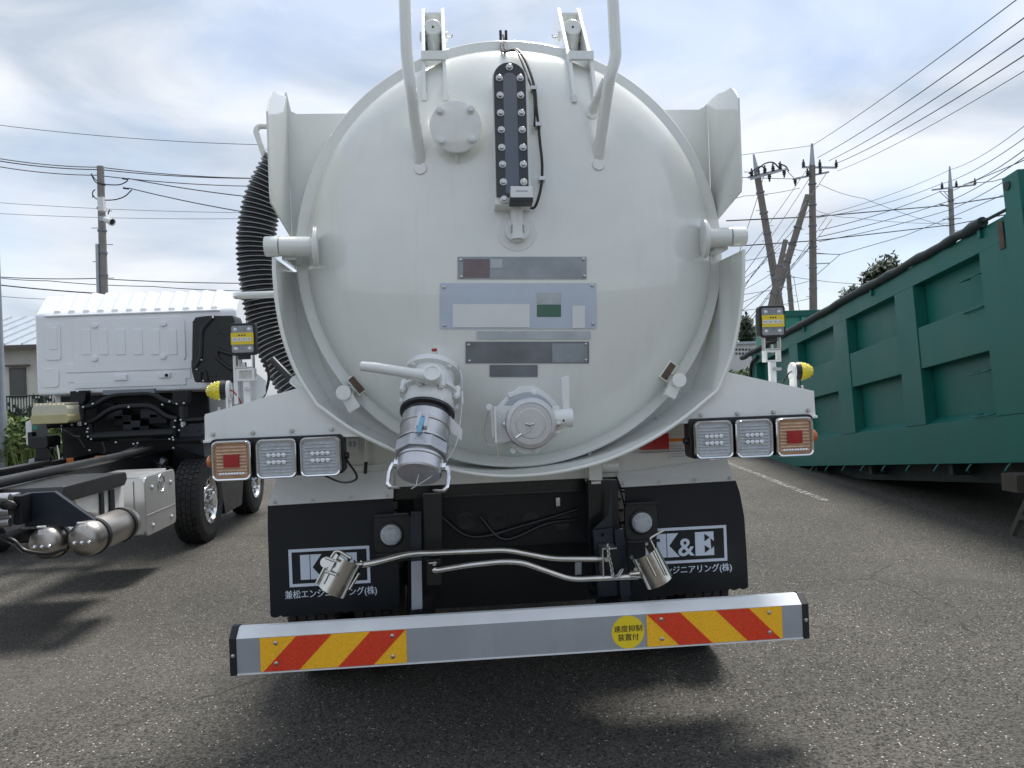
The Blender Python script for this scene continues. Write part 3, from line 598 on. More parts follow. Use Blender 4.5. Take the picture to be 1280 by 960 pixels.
for cx_, cz_ in ((632.5, 530.5), (697, 530)):
    p = atY(cx_, cz_, -.06); MB().lathe(p, (0, -1, 0), [(-.04, .012), (0, .014), (.006, .014), (.008, .01)], 6).build('cam_bolt', 'steel', outlet)
    MB().lathe(p+V(.01, .01, 0), (.4, -1, 0), [(-.02, .02), (0, .022), (.006, .022)], 20).build('cam_pad', 'chrome', outlet)
lp_ = atY(662, 531, -.075); MB().tube([lp_+V(-.016, 0, .004), lp_+V(.0, -.008, .0), lp_+V(.016, 0, .004)], .0055, 8).build('cap_eye', 'steel', dc)
MB().tube(smooth_path([lp_+V(.004, -.006, -.002), lp_+V(.002, -.006, -.02), atY(650, 545, -.075), atY(640, 550.5, -.05), atY(628, 556, -.02), atY(612, 556, -.01), atY(606, 547, -.01), atY(606, 535, -.01), atY(609, 520, -.01), atY(611.5, 510, -.01)], 5), .0024, 8).build('retaining_cable', 'steel', outlet)
MB().cyl(atY(645, 547.5, -.075), atY(652, 542.5, -.077), .005).build('cable_ferrule', 'chrome', outlet)
a_ = atY(618, 508, -.03); b_ = atY(622, 553, -.03)
MB().prism([(p.x, p.z) for p in (atY(618, 508, -.02), atY(640, 507, -.02), atY(640, 552, -.02), atY(622, 553.5, -.02))], -.02, -.012).build('bracket_plate', 'white_cast', outlet, bev=.002)
MB().box(a_.x-.004, a_.x+.004, -.06, .0, b_.z, a_.z).build('bracket_rib', 'white_cast', outlet, bev=.001)
MB().box(a_.x+.001, a_.x+.009, -.05, -.02, atY(620, 571, -.04).z, b_.z+.01).build('bracket_tail', 'chrome', outlet, bev=.002)
MB().tube([atY(615.5, 512, -.03), atY(617, 546, -.03)], .0075, 10).build('bracket_rod', 'white_cast', outlet)
MB().lathe(atY(611.5, 509, -.01), (0, -1, 0), [(-.01, .014), (.006, .014)], 14).build('cable_anchor', 'white_cast', outlet, bev=.002)
e0, e1 = atY(690, 526, -.03), atY(715.5, 522, -.03)
MB().cyl(V(e0.x, -.03, e1.z), V(e1.x, -.03, e1.z), .0375, seg=28).build('actuator', 'white_cast', outlet, bev=.004)
MB().box(e0.x-.0, e0.x+.03, -.05, -.02, e1.z-.06, e1.z+.05).build('actuator_flange', 'white_cast', outlet, bev=.004)
MB().ball(atY(704.5, 525.5, -.066), .0045).build('plug', 'cable_black', outlet)
l0, l1 = atY(700.5, 470, -.03), atY(711, 519, -.03)
MB().prism([(atY(700.5, 472, -.03).x, atY(700, 472, -.03).z), (atY(711, 469, -.03).x, atY(711, 469, -.03).z), (atY(711.5, 516, -.03).x, l1.z), (atY(703.5, 516, -.03).x, l1.z)], -.045, -.015).build('lever', 'white_cast', outlet, bev=.004)
# --- fenders with lamp clusters
def lampbox(P, x0, x1, y0, y1, kind, name):
    a_, b_ = atY(x0, y0, -.03), atY(x1, y1, -.03); X0, X1, Z1, Z0 = a_.x, b_.x, a_.z, b_.z
    mz = (Z0+Z1)/2
    h = (Z1-Z0)/2; Z0, Z1 = mz-h, mz+h
    root = MB().prism(rrect(X0+.006, X1-.006, Z0+.006, Z1-.006, .018), -.022, .07).build(name, 'black_plastic', P, bev=.002)
    # chrome bezel ring
    m = MB(); n = 6; seg = rrect(X0, X1, Z0, Z1, .024, n); ins = rrect(X0+.013, X1-.013, Z0+.013, Z1-.013, .016, n); k = len(seg)
    pr = [(seg, -.02), (rrect(X0+.001, X1-.001, Z0+.001, Z1-.001, .024, n), -.032), (rrect(X0+.004, X1-.004, Z0+.004, Z1-.004, .022, n), -.037), (rrect(X0+.009, X1-.009, Z0+.009, Z1-.009, .019, n), -.036), (ins, -.028), (ins, -.02)]
    vs = [V(u, y, v) for ring, y in pr for u, v in ring]; fs = []
    for j in range(len(pr)-1):
        for i in range(k): fs.append((j*k+i, j*k+(i+1) % k, (j+1)*k+(i+1) % k, (j+1)*k+i))
    m._add(vs, fs).build('bezel', 'chrome', root, ang=50)
    x0_, x1_, z0_, z1_ = X0+.0135, X1-.0135, Z0+.0135, Z1-.0135
    MB().prism(rrect(x0_-.002, x1_+.002, z0_-.002, z1_+.002, .015), -.0245, -.02).build('lens', 'lens_amber' if kind == 'a' else 'lens_clear', root)
    n = 9; m = MB()
    for i in range(n):
        z = z0_+.006+(z1_-z0_-.012)*(i+.5)/n; hh = (z1_-z0_-.012)/n*.36
        m.prism([(-.0246, z-hh), (-.031, z-hh*.2), (-.031, z+hh*.2), (-.0246, z+hh)], x0_+.006, x1_-.006, 'X')
    m.build('lens_ribs', 'amber_rib' if kind == 'a' else 'lens_frost', root)
    xm, zm = (x0_+x1_)/2, (z0_+z1_)/2; W_, H_ = x1_-x0_, z1_-z0_
    if kind == 'a':
        MB().box(xm-W_*.24, xm+W_*.24, -.0335, -.0245, zm-H_*.20, zm+H_*.20).build('reflector', 'lens_red', root, bev=.002)
        for i in range(9): MB().ball(V(x0_+.02+(W_-.04)*i/8, -.03, z0_+.014), .006, 10).build('led', 'led', root)
    else:
        first = None
        for r_ in range(2):
            for c_ in range(4):
                P_ = V(xm-W_*.22+W_*.44*c_/3, -.0305, zm-H_*.11+H_*.22*r_)
                if first is None: first = MB().lathe(V(0, 0, 0), (0, -1, 0), [(0, .0085), (.003, .0085), (.004, .0055), (.0015, .005), (.003, .0025)], 12).build('led', 'led', root); first.location = P_
                else: share(first, P_, root)
    return root
for s in (-1, 1):
    if s < 0: fp = [(256, 552), (256, 518), (378, 483.5), (398, 508), (441, 539.5), (452, 546)]; bl = [(266, 543), (316, 541), (365, 538.5), (414.5, 536.5)]
    else: fp = [(1019.5, 521), (1017.5, 488.7), (909, 465), (897, 490), (850, 528), (844, 529.5)]; bl = [(1010, 513), (966.5, 515), (921.5, 517), (876, 518.5)]
    pp = [xz(x, y, .03) for x, y in fp]
    fen = MB().prism(pp, .03, .035).build('fender', 'white_panel', T, bev=.001)
    top = pp[1:3]
    MB().band([(x, z-.004) for x, z in top], .0352, .62, .004*(-s if s > 0 else 1)).build('fender_top', 'white_panel', fen)
    xo, zo, zt = pp[0][0], pp[0][1], pp[1][1]
    MB().box(min(xo, xo-.004*s), max(xo, xo-.004*s), .0352, .62, zo, zt-.006).build('fender_end', 'white_panel', fen)
    MB().box(min(xo+.004*s, pp[5][0]), max(xo+.004*s, pp[5][0]), .018, .0298, zo-.005, zo+.006).build('fender_lip', 'white_panel', fen, bev=.003)
    MB().box(min(xo-.02*s, pp[5][0]), max(xo-.02*s, pp[5][0]), .04, .58, zo+.0, zo+.006).build('fender_floor', 'white_panel', fen)
    for x, y in bl:
        p = atY(x, y, .03); MB().lathe(p, (0, -1, 0), [(-.002, .0105), (.002, .0105), (.002, .0075), (.009, .0075), (.01, .006)], 6).build('bolt', 'steel', fen, ang=20)
    if s < 0: L3 = [(263, 315.5, 552, 600, 'a'), (318.5, 372, 550, 597, 'c'), (373.5, 427, 547.5, 594.5, 'c')]; hx = (262, 431, 556, 592); labs = ['amber lamp with red centre', None, None]
    else: L3 = [(867.5, 917.5, 527, 572.5, 'c'), (918.5, 967.5, 525, 571, 'c'), (969, 1018, 522.5, 569.5, 'a')]; hx = (861.5, 1018, 530, 567)
    a_, b_ = atY(hx[0], hx[2], .0), atY(hx[1], hx[3], .0)
    cl = MB().prism(rrect(a_.x, b_.x, b_.z, a_.z+.02, .02), .0, .075).build('lamp_cluster', 'black_plastic', T, bev=.004)
    for q in L3: lampbox(cl, *q, 'amber_lamp' if q[4] == 'a' else 'tail_lamp')
    sx = atY(264 if s < 0 else 1018, 580 if s < 0 else 548, 0).x
    MB().lathe(V(sx, .03, (a_.z+b_.z)/2), (s, 0, 0), [(-.005, .026), (.012, .026), (.02, .02), (.024, .01)], 20).build('side_marker', 'lens_orange', cl)
    ix = atY(431 if s < 0 else 861, 565, 0).x
    MB().lathe(V(ix, .03, (a_.z+b_.z)/2), (-s, 0, 0), [(-.004, .014), (.008, .014), (.012, .01)], 12).build('cable_boot', 'black_plastic', cl)
    if s > 0: continue
    wl = [V(ix-.0*s, .05, (a_.z+b_.z)/2-.02), V(ix-.03*s, .1, b_.z-.03), V(ix+.06*s, .3, b_.z-.07), V(ix+.16*s, .38, b_.z-.04)]
    MB().tube(smooth_path(wl, 6), .0045, 8).build('lamp_cable', 'cable_black', cl)
# --- work lights and yellow marker lamps standing on the fenders
def worklight(cx, cy, hw, postx, posty0, posty1, Y, s):
    a_, b_ = atY(cx-hw, cy-19.5, Y), atY(cx+hw, cy+19.5, Y)
    X0, X1, Z1, Z0 = a_.x, b_.x, a_.z, b_.z; xm = (X0+X1)/2
    root = MB().prism(rrect(X0, X1, Z0, Z1, .014), Y-.005, Y+.03).build('work_light', 'black_plastic', T, bev=.003)
    MB().prism(rrect(X0+.0105, X1-.0105, Z0+.0105, Z1-.0105, .008), Y-.007, Y-.0045).build('lens', 'work_lens', root)
    m = MB()
    for i in range(16):
        x = X0+.014+(X1-X0-.028)*i/15; m.box(x-.0011, x+.0011, Y-.0095, Y-.0069, Z0+.012, Z1-.012)
    m.build('lens_flutes', 'work_lens', root)
    zm = (Z0+Z1)/2; m = MB()
    for u in (-.26, .26):
        for v in (-.3, .3):
            MB().lathe(V(xm+(X1-X0)*u, Y-.0068, zm+(Z1-Z0)*v), (0, -1, 0), [(0, .009), (.001, .009), (.0015, .006), (.003, .003)], 12).build('led', 'led', root)
    W_ = X1-X0; H_ = Z1-Z0
    st = MB().box(X0+.009, X1-.008, Y-.0118, Y-.0098, zm-H_*.17, zm+H_*.20).build('warning_sticker', 'sticker_yellow', root)
    for i in range(4):
        x = X0+.014+(W_-.028)*i/4; MB().box(x, x+(W_-.028)/4-.003, Y-.0126, Y-.0119, zm-H_*.07, zm+H_*.05).build('pictogram', 'sticker_white', st)
        MB().box(x+.005, x+(W_-.028)/4-.008, Y-.0133, Y-.0127, zm-H_*.03, zm+H_*.015).build('pictogram_mark', 'print_grey', st)
    for i in (-1, 0, 1): MB().box(xm+i*.011-.003, xm+i*.011+.003, Y-.0126, Y-.0119, zm+H_*.10, zm+H_*.14).build('sticker_mark', 'print_black', st)
    m = MB()
    for i in range(7): m.box(X0+.01+i*(W_-.02)/6-.002, X0+.01+i*(W_-.02)/6+.002, Y+.028, Y+.05, Z0+.01, Z1-.01)
    m.build('cooling_fins', 'black_plastic', root)
    MB().box(xm-.022, xm+.022, Y+.0, Y+.03, Z0-.016, Z0+.002).build('foot_block', 'black_plastic', root, bev=.002)
    zf = Z0-.012
    for u in (-1, 1): MB().box(xm+u*.034-.003, xm+u*.034+.003, Y+.002, Y+.03, zf-.035, Z0+.012).build('yoke_arm', 'steel', root, bev=.001)
    MB().box(xm-.037, xm+.037, Y+.002, Y+.03, zf-.04, zf-.034).build('yoke_base', 'steel', root, bev=.001)
    MB().lathe(V(xm, Y+.012, zf-.046), (0, 0, 1), [(-.006, .008), (.03, .008)], 6).build('yoke_bolt', 'steel', root)
    px0 = atY(postx, posty0, Y).x; zt, zb = atY(postx, posty0, Y).z, atY(postx, posty1, Y).z
    zt2 = zf-.041
    for u in (-1, 1): MB().box(px0+u*.030-.004, px0+u*.030+.004, Y+.0, Y+.04, zt2-.05, zt2).build('frame_side', 'white_panel', root, bev=.001)
    MB().box(px0-.0259, px0+.0259, Y, Y+.04, zt2-.008, zt2-.0005).build('frame_top', 'white_panel', root, bev=.001); MB().box(px0-.0259, px0+.0259, Y, Y+.04, zt2-.05, zt2-.042).build('frame_base', 'white_panel', root, bev=.001)
    MB().box(px0-.013, px0+.013, Y+.005, Y+.03, zb, zt2-.0505).build('post', 'white_panel', root, bev=.002)
    p = V(px0+.004, Y-.004, zb+(zt2-zb)*.42); MB().lathe(p, (0, -1, 0), [(-.01, .008), (.012, .008)], 6).build('wing_bolt', 'steel', root); MB().box(p.x-.003, p.x+.022, p.y-.014, p.y-.009, p.z-.008, p.z+.004).build('wing', 'steel', root, bev=.001)
    return root
wl_ = worklight(303.5, 424, 17.5, 306, 443, 505, .10, -1)
wr_ = worklight(965, 402, 17, 966, 424, 478, .10, 1)
# extra white bracket plate behind the left work light
pts = [xz(x, y, .16) for x, y in ((293, 442), (300, 441), (301, 455), (315, 462), (332, 476), (332, 492), (324, 501), (293, 509))]
MB().prism(pts, .16, .166).build('bracket_plate', 'white_panel', wl_, bev=.001)
MB().box(atY(294, 440, .13).x-.008, atY(294, 440, .13).x+.008, .12, .16, atY(294, 505, .13).z, atY(294, 440, .13).z).build('bracket_post', 'white_panel', wl_, bev=.001)
MB().tube(smooth_path([atY(330, 448, .2), atY(336, 470, .2), atY(332, 490, .2), atY(328, 497, .18)], 5), .006, 8).build('light_cable', 'cable_black', wl_)
def marker(px, py, s, Y):
    p = atY(px, py, Y); z0 = p.z
    root = MB().lathe(p, (s, -.1, .0), [(-.010, .036), (-.006, .040), (.004, .040), (.006, .036)], 32).build('marker_lamp', 'white_panel', T)
    MB().box(p.x-.004*1, p.x+.004, Y-.028, Y+.028, z0-.10, z0).build('marker_stand', 'white_panel', root, bev=.001)
    MB().lathe(p, (s, -.1, 0), [(.006, .04), (.026, .042), (.028, .038)], 32).build('marker_seat', 'black_plastic', root)
    prof = [(.028, .0395), (.045, .038), (.065, .03), (.08, .018), (.088, .004)]
    mk = MB().lathe(p, (s, -.1, 0), prof, 28).build('marker_lens', 'marker_yellow', root)
    d = V(s, -.1, 0).normalized(); u = V(0, 0, 1); v_ = d.cross(u); first = None
    for i, (t, r) in enumerate(((.038, .0362), (.052, .0328), (.066, .0275), (.078, .018))):
        for k in range(16 if i < 2 else 12):
            a_ = 2*PI*(k+.5*(i % 2))/(16 if i < 2 else 12); P_ = p+d*t+(u*math.cos(a_)+v_*math.sin(a_))*r
            if first is None: first = MB().ball(V(0, 0, 0), .0042, 8).build('facet', 'marker_yellow', root); first.location = P_
            else: share(first, P_, root)
    MB().tube(smooth_path([p+V(-.012*s, -.01, 0), p+V(-.03*s, -.02, -.01), p+V(-.05*s, -.01, -.05), p+V(-.05*s, .0, -.09)], 5), .003, 6).build('marker_wire', 'red_paint' if s < 0 else 'cable_black', root)
marker(285.5, 488, -1, .14); marker(991, 464.5, 1, .14)
for x, y, Y in ((274, 513, .10), (905.5, 470, .1), (1003, 485, .1)):
    p = atY(x, y, Y); MB().cyl(p-V(0, 0, .02), p+V(0, 0, .012), .006).build('stud', 'steel', T)
# --- rear cross panel under the tank
zt_, zb_ = 1.5, atY(560, 606, .42).z
panel = MB().box(-.88, .92, .42, .47, zb_, zt_).build('rear_panel', 'white_paint', T, bev=.004)
for x0, x1, z in ((-.88, -.45, zb_+.10), (.45, .92, zb_+.10)):
    MB().box(x0, x1, .40, .419, z-.002, z+.006).build('panel_fold', 'white_paint', panel, bev=.002)
o = MB().box(atY(432, 552, .405).x, atY(448, 562, .405).x, .40, .4195, atY(440, 566, .405).z, atY(440, 548, .405).z).build('label_plate', 'sticker_white', panel, bev=.001)
for u in (0, 1): p = atY(438+u*5, 555, .40); MB().box(p.x-.006, p.x+.006, .398, .3998, p.z-.012, p.z+.012).build('label_mark', 'print_grey', o)
MB().tube([atY(459, 545, .3), atY(457.5, 577, .3)], .009, 12).build('drain_pipe', 'white_paint', panel); MB().tube([atY(457.6, 576, .3), atY(456.5, 592, .3)], .008, 12).build('drain_hose', 'rubber', panel)
a_, b_ = atY(800, 548, .39), atY(834, 560.5, .39)
MB().box(a_.x, b_.x-.02, .36, .4195, b_.z, a_.z+.03).build('red_box', 'red_paint', panel, bev=.004); MB().box(b_.x-.06, b_.x, .355, .40, b_.z, a_.z+.02).build('red_box', 'red_paint', panel, bev=.003)
c0, c1 = atY(837.5, 545, .39), atY(860, 574, .39)
lb = MB().box(c0.x, c1.x, .413, .4195, c1.z, c0.z).build('caution_label', 'sticker_white', panel)
MB().box(c0.x, c1.x, .411, .4129, c0.z-.028, c0.z-.014).build('caution_band', 'sticker_orange', lb)
for i in range(5): MB().box(c0.x+.006, c1.x-.006-.012*(i % 2), .411, .4129, c1.z+.012+i*.012, c1.z+.0145+i*.012).build('caution_line', 'print_grey', lb)
# small white boxes/hinges under the right of the tank
p = atY(742, 590, .35); MB().box(p.x-.03, p.x+.03, .30, .419, p.z-.05, p.z+.09).build('stop_bracket', 'white_paint', panel, bev=.006)
MB().box(p.x-.022, p.x+.022, .297, .31, p.z-.048, p.z-.036).build('stop_pad', 'steel', panel, bev=.002)
p2 = atY(765, 582, .35); MB().cyl(V(p2.x-.05, .36, p2.z), V(p2.x+.03, .36, p2.z), .035, seg=24).build('hinge_tube', 'white_paint', panel, bev=.004)
# --- mud guards
FY = .45
for s in (-1, 1):
    if s < 0:
        plate = [(346, 597), (492, 588), (491.5, 622.5), (336, 632)]
        flap = [(336.5, 631), (491, 621), (499, 700), (500, 757)]
        edge = [(340, 768), (338.5, 720), (336.5, 660)]
        bolts_ = [(343.5, 628), (390.5, 625.5), (438, 622), (484, 619.5)]; sc_n = (340, 768, 500, 757)
        fr = ((360.5, 688), (461.5, 681), (463.3, 727.5), (362.5, 735))
    else:
        plate = [(770, 592), (908, 572.5), (918.5, 600.5), (777, 609)]
        flap = [(917, 600), (779, 608), (783, 690), (786, 746)]
        edge = [(932.5, 732), (930.5, 690), (927.5, 645), (922, 615)]
        bolts_ = [(780.5, 604.5), (824.5, 602.5), (868.5, 600), (912, 598)]; sc_n = (932.5, 732, 786, 746)
        fr = ((806, 662), (907.5, 655.5), (909, 700), (807.5, 707))
    pw = [xz(x, y, FY-.03) for x, y in plate]
    TL, TR, BR, BL = [atY(x, y, FY+(-.038 if i_ < 2 else -.088)) for i_, (x, y) in enumerate(plate)]; dn = V(0, .0035, -.002)
    mg = MB()._add([TL, TR, BR, BL, TL+dn, TR+dn, BR+dn, BL+dn], [(0, 1, 2, 3), (4, 7, 6, 5), (0, 4, 5, 1), (1, 5, 6, 2), (2, 6, 7, 3), (3, 7, 4, 0)]).build('mud_guard', 'white_panel', T)
    for x, y in bolts_:
        p = atY(x, y, FY-.084); MB().lathe(p, (0, -1, 0), [(-.001, .009), (.002, .009), (.002, .0065), (.008, .0065)], 6).build('bolt', 'steel', mg, ang=20)
    n = 13; sc_pts = []
    for i in range(n):
        for k in (0, 1, 2, 3):
            t = (i+k/4)/n; x = sc_n[0]+(sc_n[2]-sc_n[0])*t; y = sc_n[1]+(sc_n[3]-sc_n[1])*t; y += 2.2*math.sin(PI*(k/4))
            sc_pts.append((x, y))
    outline = (flap if s < 0 else flap)+[(sc_n[2], sc_n[3])]+sc_pts[::-1]+edge[1:]
    po = [xz(x, y, FY) for x, y in outline]
    fl = MB().prism(po, FY-.028, FY-.022).build('mud_flap', 'flap_rubber', T)
    FF = FY-.0285
    F4 = [Vector((*xz(x, y, FF),)) for x, y in fr]; X0, X1 = F4[0].x, F4[1].x; Z0, Z1 = (F4[2].y+F4[3].y)/2, (F4[0].y+F4[1].y)/2
    m = MB(); t = .013
    for bx in ((X0, X1, Z1-t, Z1), (X0, X1, Z0, Z0+t), (X0, X0+t, Z0+t, Z1-t), (X1-t, X1, Z0+t, Z1-t)): m.box(bx[0], bx[1], FF-.0015, FF, bx[2], bx[3])
    lg = m.build('logo_frame', 'logo_white', fl)
    W_ = X1-X0; H_ = Z1-Z0
    def LP(u, v): return (X0+W_*u, Z0+H_*v)
    k0, kt, kb = .14, .84, .18
    MB().prism([LP(.14, kb), LP(.255, kb), LP(.255, kt), LP(.14, kt)], FF-.0015, FF).build('logo_letter_stem', 'logo_white', lg)
    MB().prism([LP(.265, kb), LP(.415, kb), LP(.29, .5), LP(.405, kt), LP(.265, kt)], FF-.0015, FF).build('logo_letter_arm', 'logo_white', lg)
    text_mesh('logo_ampersand', '&', *[a__ for a__ in (X0+W_*.40, X0+W_*.60, Z0+H_*.19, Z0+H_*.68)], FF-.0012, 'logo_white', lg, bold=.015)
    E_ = [LP(.61, kb), LP(.84, kb), LP(.84, .42), LP(.805, .34), LP(.798, .66), LP(.84, .57), LP(.84, kt), LP(.61, kt)]
    MB().prism(E_, FF-.0015, FF).build('logo_letter_block', 'logo_white', lg)
    for v0 in (.25, .57):
        MB().prism([LP(.725, v0), LP(.79, v0+.11), LP(.725, v0+.22)], FF-.0022, FF-.0016).build('logo_notch', 'flap_rubber', lg)
    tx = ((356.5, 750), (471, 743)) if s < 0 else ((801, 722), (914.5, 713))
    a_ = atY(*tx[0], FF); b_ = atY(*tx[1], FF); zc = (a_.z+b_.z)/2 + .0
    text_mesh('company_name', '兼松エンジニアリング(株)', a_.x, b_.x, zc-.003, zc+.04, FF-.001, 'logo_white', fl, dup=.0014)
    # round lamp on black plate
    lx, ly = (488.5, 669) if s < 0 else (803, 653.5)
    c = atY(lx, ly, .34); r = .044
    pl_ = MB().prism(rrect(min(c.x-.075*1, c.x-.075), c.x+.075+(.02 if s < 0 else 0), c.z-.085, c.z+.088, .035), .36, .38).build('lamp_plate', 'black_plastic', T, bev=.004)
    MB().box(c.x-.07, c.x+.08, .345, .3595, c.z+.080, c.z+.092).build('plate_lip', 'black_plastic', pl_, bev=.003); MB().box(c.x-.07, c.x+.08, .345, .3595, c.z-.092, c.z-.08).build('plate_lip', 'black_plastic', pl_, bev=.003)
    rl = MB().lathe(V(c.x, .36, c.z), (0, -1, 0), [(0, .055), (.012, .055), (.016, .048)], 32).build('round_lamp', 'black_plastic', pl_)
    MB().lathe(V(c.x, .348, c.z), (0, -1, 0), [(0, .0455), (.004, .0455), (.012, .036), (.016, .02), (.0165, .004)], 32).build('lens', 'lens_frost', pl_)
    m = MB()
    for i in range(-4, 5):
        h = i*.0085; wd = math.sqrt(max(0, .040**2-h*h)); m.box(c.x-wd, c.x+wd, .328, .3475, c.z+h-.0015, c.z+h+.0015)
    m.build('lens_ribs', 'lens_frost', pl_)
# --- chassis: rails, cross members, axles
for x in (-.43, .43):
    rail = MB().box(x-.035, x+.035, .55, 7.4, .78, 1.04).build('chassis_rail', 'black_frame', T, bev=.006)
cm = MB().box(-.40, .40, .52, .54, .74, 1.10).build('rear_crossmember', 'black_frame', T, bev=.004)
MB().box(-.40, .40, .44, .5195, 1.045, 1.075).build('crossmember_flange', 'black_paint', cm, bev=.003)
MB().box(-.33, .36, .46, .5195, .99, 1.0).build('crossmember_lip', 'black_paint', cm, bev=.002)
for hx in (583, 622, 664, 703):
    c = atY(hx, 652, .50); MB().lathe(V(c.x, .519, c.z), (0, -1, 0), [(0, .044), (.006, .044), (.006, .038), (.0015, .038), (.001, .004)], 28).build('crossmember_hole', 'black_paint', cm)
c = atY(698, 628, .48); MB().box(c.x-.01, c.x+.01, .49, .519, c.z-.02, c.z+.02).build('spring_clip', 'steel', cm, bev=.002)
bm_ = MB().box(-.55, .58, .47, .50, atY(600, 620, .48).z, zb_-.003).build('subframe_beam', 'black_paint', T, bev=.004)
MB().box(-.52, .52, .75, .80, .40, .95).build('added_dark_panel', 'black_frame', T, bev=.004)  # added sheet that hides the bright ground and keeps the underside dark
# bumper hangers (flat bars) each side
def quadY(pts, y0, y1, name, m_, parent, bev=.002): return MB().prism([xz(x, y, y0) for x, y in pts], y0, y1).build(name, m_, parent, bev=bev)
h1 = quadY([(513.5, 640), (526.5, 640), (527.5, 765), (514.5, 766)], .20, .215, 'bumper_hanger', 'dark_blue_black', T)
quadY([(514, 702), (527, 701), (528, 761), (514.5, 762.5)], .194, .1995, 'hanger_plate', 'bumper_grey', h1, .001)
quadY([(529, 618), (552, 617), (553, 700), (530, 702)], .26, .30, 'hanger_leg', 'black_paint', h1)
quadY([(498, 645), (513, 645), (513.5, 700), (499, 702)], .40, .415, 'hanger_web', 'black_paint', h1)
h2 = quadY([(741, 664), (766.5, 661), (772, 745), (748, 747)], .20, .215, 'bumper_hanger', 'dark_blue_black', T)
quadY([(741, 663), (765.5, 660), (768, 693), (745, 695)], .19, .1995, 'hanger_plate', 'dark_blue_black', h2, .001)
quadY([(768, 663), (779, 661), (789, 745), (776, 746)], .17, .19, 'hanger_strap', 'dark_blue_black', h2)
quadY([(741, 662), (760, 645), (763, 615), (764.5, 615), (765.5, 659)], .21, .22, 'hanger_gusset', 'dark_blue_black', h2)
quadY([(735, 600), (772, 600), (778, 745), (738, 745)], .30, .34, 'hanger_leg', 'black_paint', h2)
p = atY(753, 668.5, .19); MB().lathe(p, (0, -1, 0), [(0, .0135), (.002, .0135), (.002, .0075), (-.001, .0075)], 16).build('hanger_bolt', 'black_plastic', h2)
quadY([(719, 703), (727, 703), (727, 718), (719, 718.5)], .30, .31, 'hanger_tab', 'bumper_grey', h2, .001)
# --- bumper
bx0, bx1 = -1.136, 1.136; bt, bb = .549, .413
sec = [(0, bb), (0, bt), (.045, bt+.040), (.12, bt+.04), (.12, bb)]
bumper = MB().prism([(0, bb), (0, bt), (.005, bt+.0015), (.115, bt-.02), (.115, bb)], bx0, bx1, 'X').build('bumper', 'bumper_grey', T)
MB().prism([(-.001, bt+.0005), (.044, bt+.034), (.066, bt+.034), (.12, bt-.012)], bx0+.0, bx1-.0, 'X').build('bumper_top', 'bumper_top', bumper, bev=.0015)
MB().box(bx0, bx1, -.003, .004, bb-.004, bb+.0015).build('bumper_edge', 'bumper_top', bumper)
for s, xe in ((-1, bx0), (1, bx1)):
    ec = MB().prism([(-.004, bb-.005), (-.004, bt+.003), (.043, bt+.039), (.07, bt+.039), (.124, bt-.005), (.124, bb-.005)], min(xe, xe+.027*s), max(xe, xe+.027*s), 'X').build('end_cap', 'black_plastic', bumper, bev=.003)
    MB().lathe(V(xe+.0135*s, -.004, (bb+bt)/2+.005), (0, -1, 0), [(0, .0085), (.003, .0075), (.004, .004)], 14).build('end_cap_screw', 'steel', bumper)
for s, x0 in ((-1, -1.046), (1, .484)):
    x1 = x0+.565; z0, z1 = bb+.004, bt-.001
    rf = MB().box(x0, x1, -.003, -.0005, z0, z1).build('reflector_panel', 'retro_yellow', bumper)
    h = z1-z0; sh = .137; wst = .137
    for st in ((.01, .148), (.296, .434)):
        a_, b_ = st
        if s < 0: pts = [(x0+a_, z0), (x0+b_, z0), (x0+b_+sh-.008, z1), (x0+a_+sh-.008, z1)]
        else: pts = [(x1-a_, z0), (x1-b_, z0), (x1-b_-sh+.008, z1), (x1-a_-sh+.008, z1)]
        pts = [(min(max(u, x0), x1), v) for u, v in pts]
        MB().prism(pts, -.0042, -.0032).build('red_stripe', 'retro_red', rf)
    for u, v in ((.06, .03), (.06, h-.022), (.51, .028), (.51, h-.022)):
        MB().lathe(V(x0+u, -.0042, z0+v), (0, -1, 0), [(0, .0085), (.002, .008), (.0035, .004)], 14).build('rivet', 'steel', rf)
c = atY(785, 790, 0); stk = MB().lathe(V(c.x, 0, c.z), (0, -1, 0), [(.0002, .0665), (.0012, .0665)], 48).build('round_sticker', 'sticker_yellow', bumper)
text_mesh('sticker_text', '速度抑制', c.x-.058, c.x+.058, c.z+.001, c.z+.028, -.0018, 'print_black', stk, dup=.001)
text_mesh('sticker_text', '装置付', c.x-.043, c.x+.043, c.z-.034, c.z-.007, -.0018, 'print_black', stk, dup=.001)
for x in (-.43, .43): MB().box(x-.05, x+.05, .12, .5, .44, .54).build('bumper_stay', 'black_frame', bumper, bev=.004)
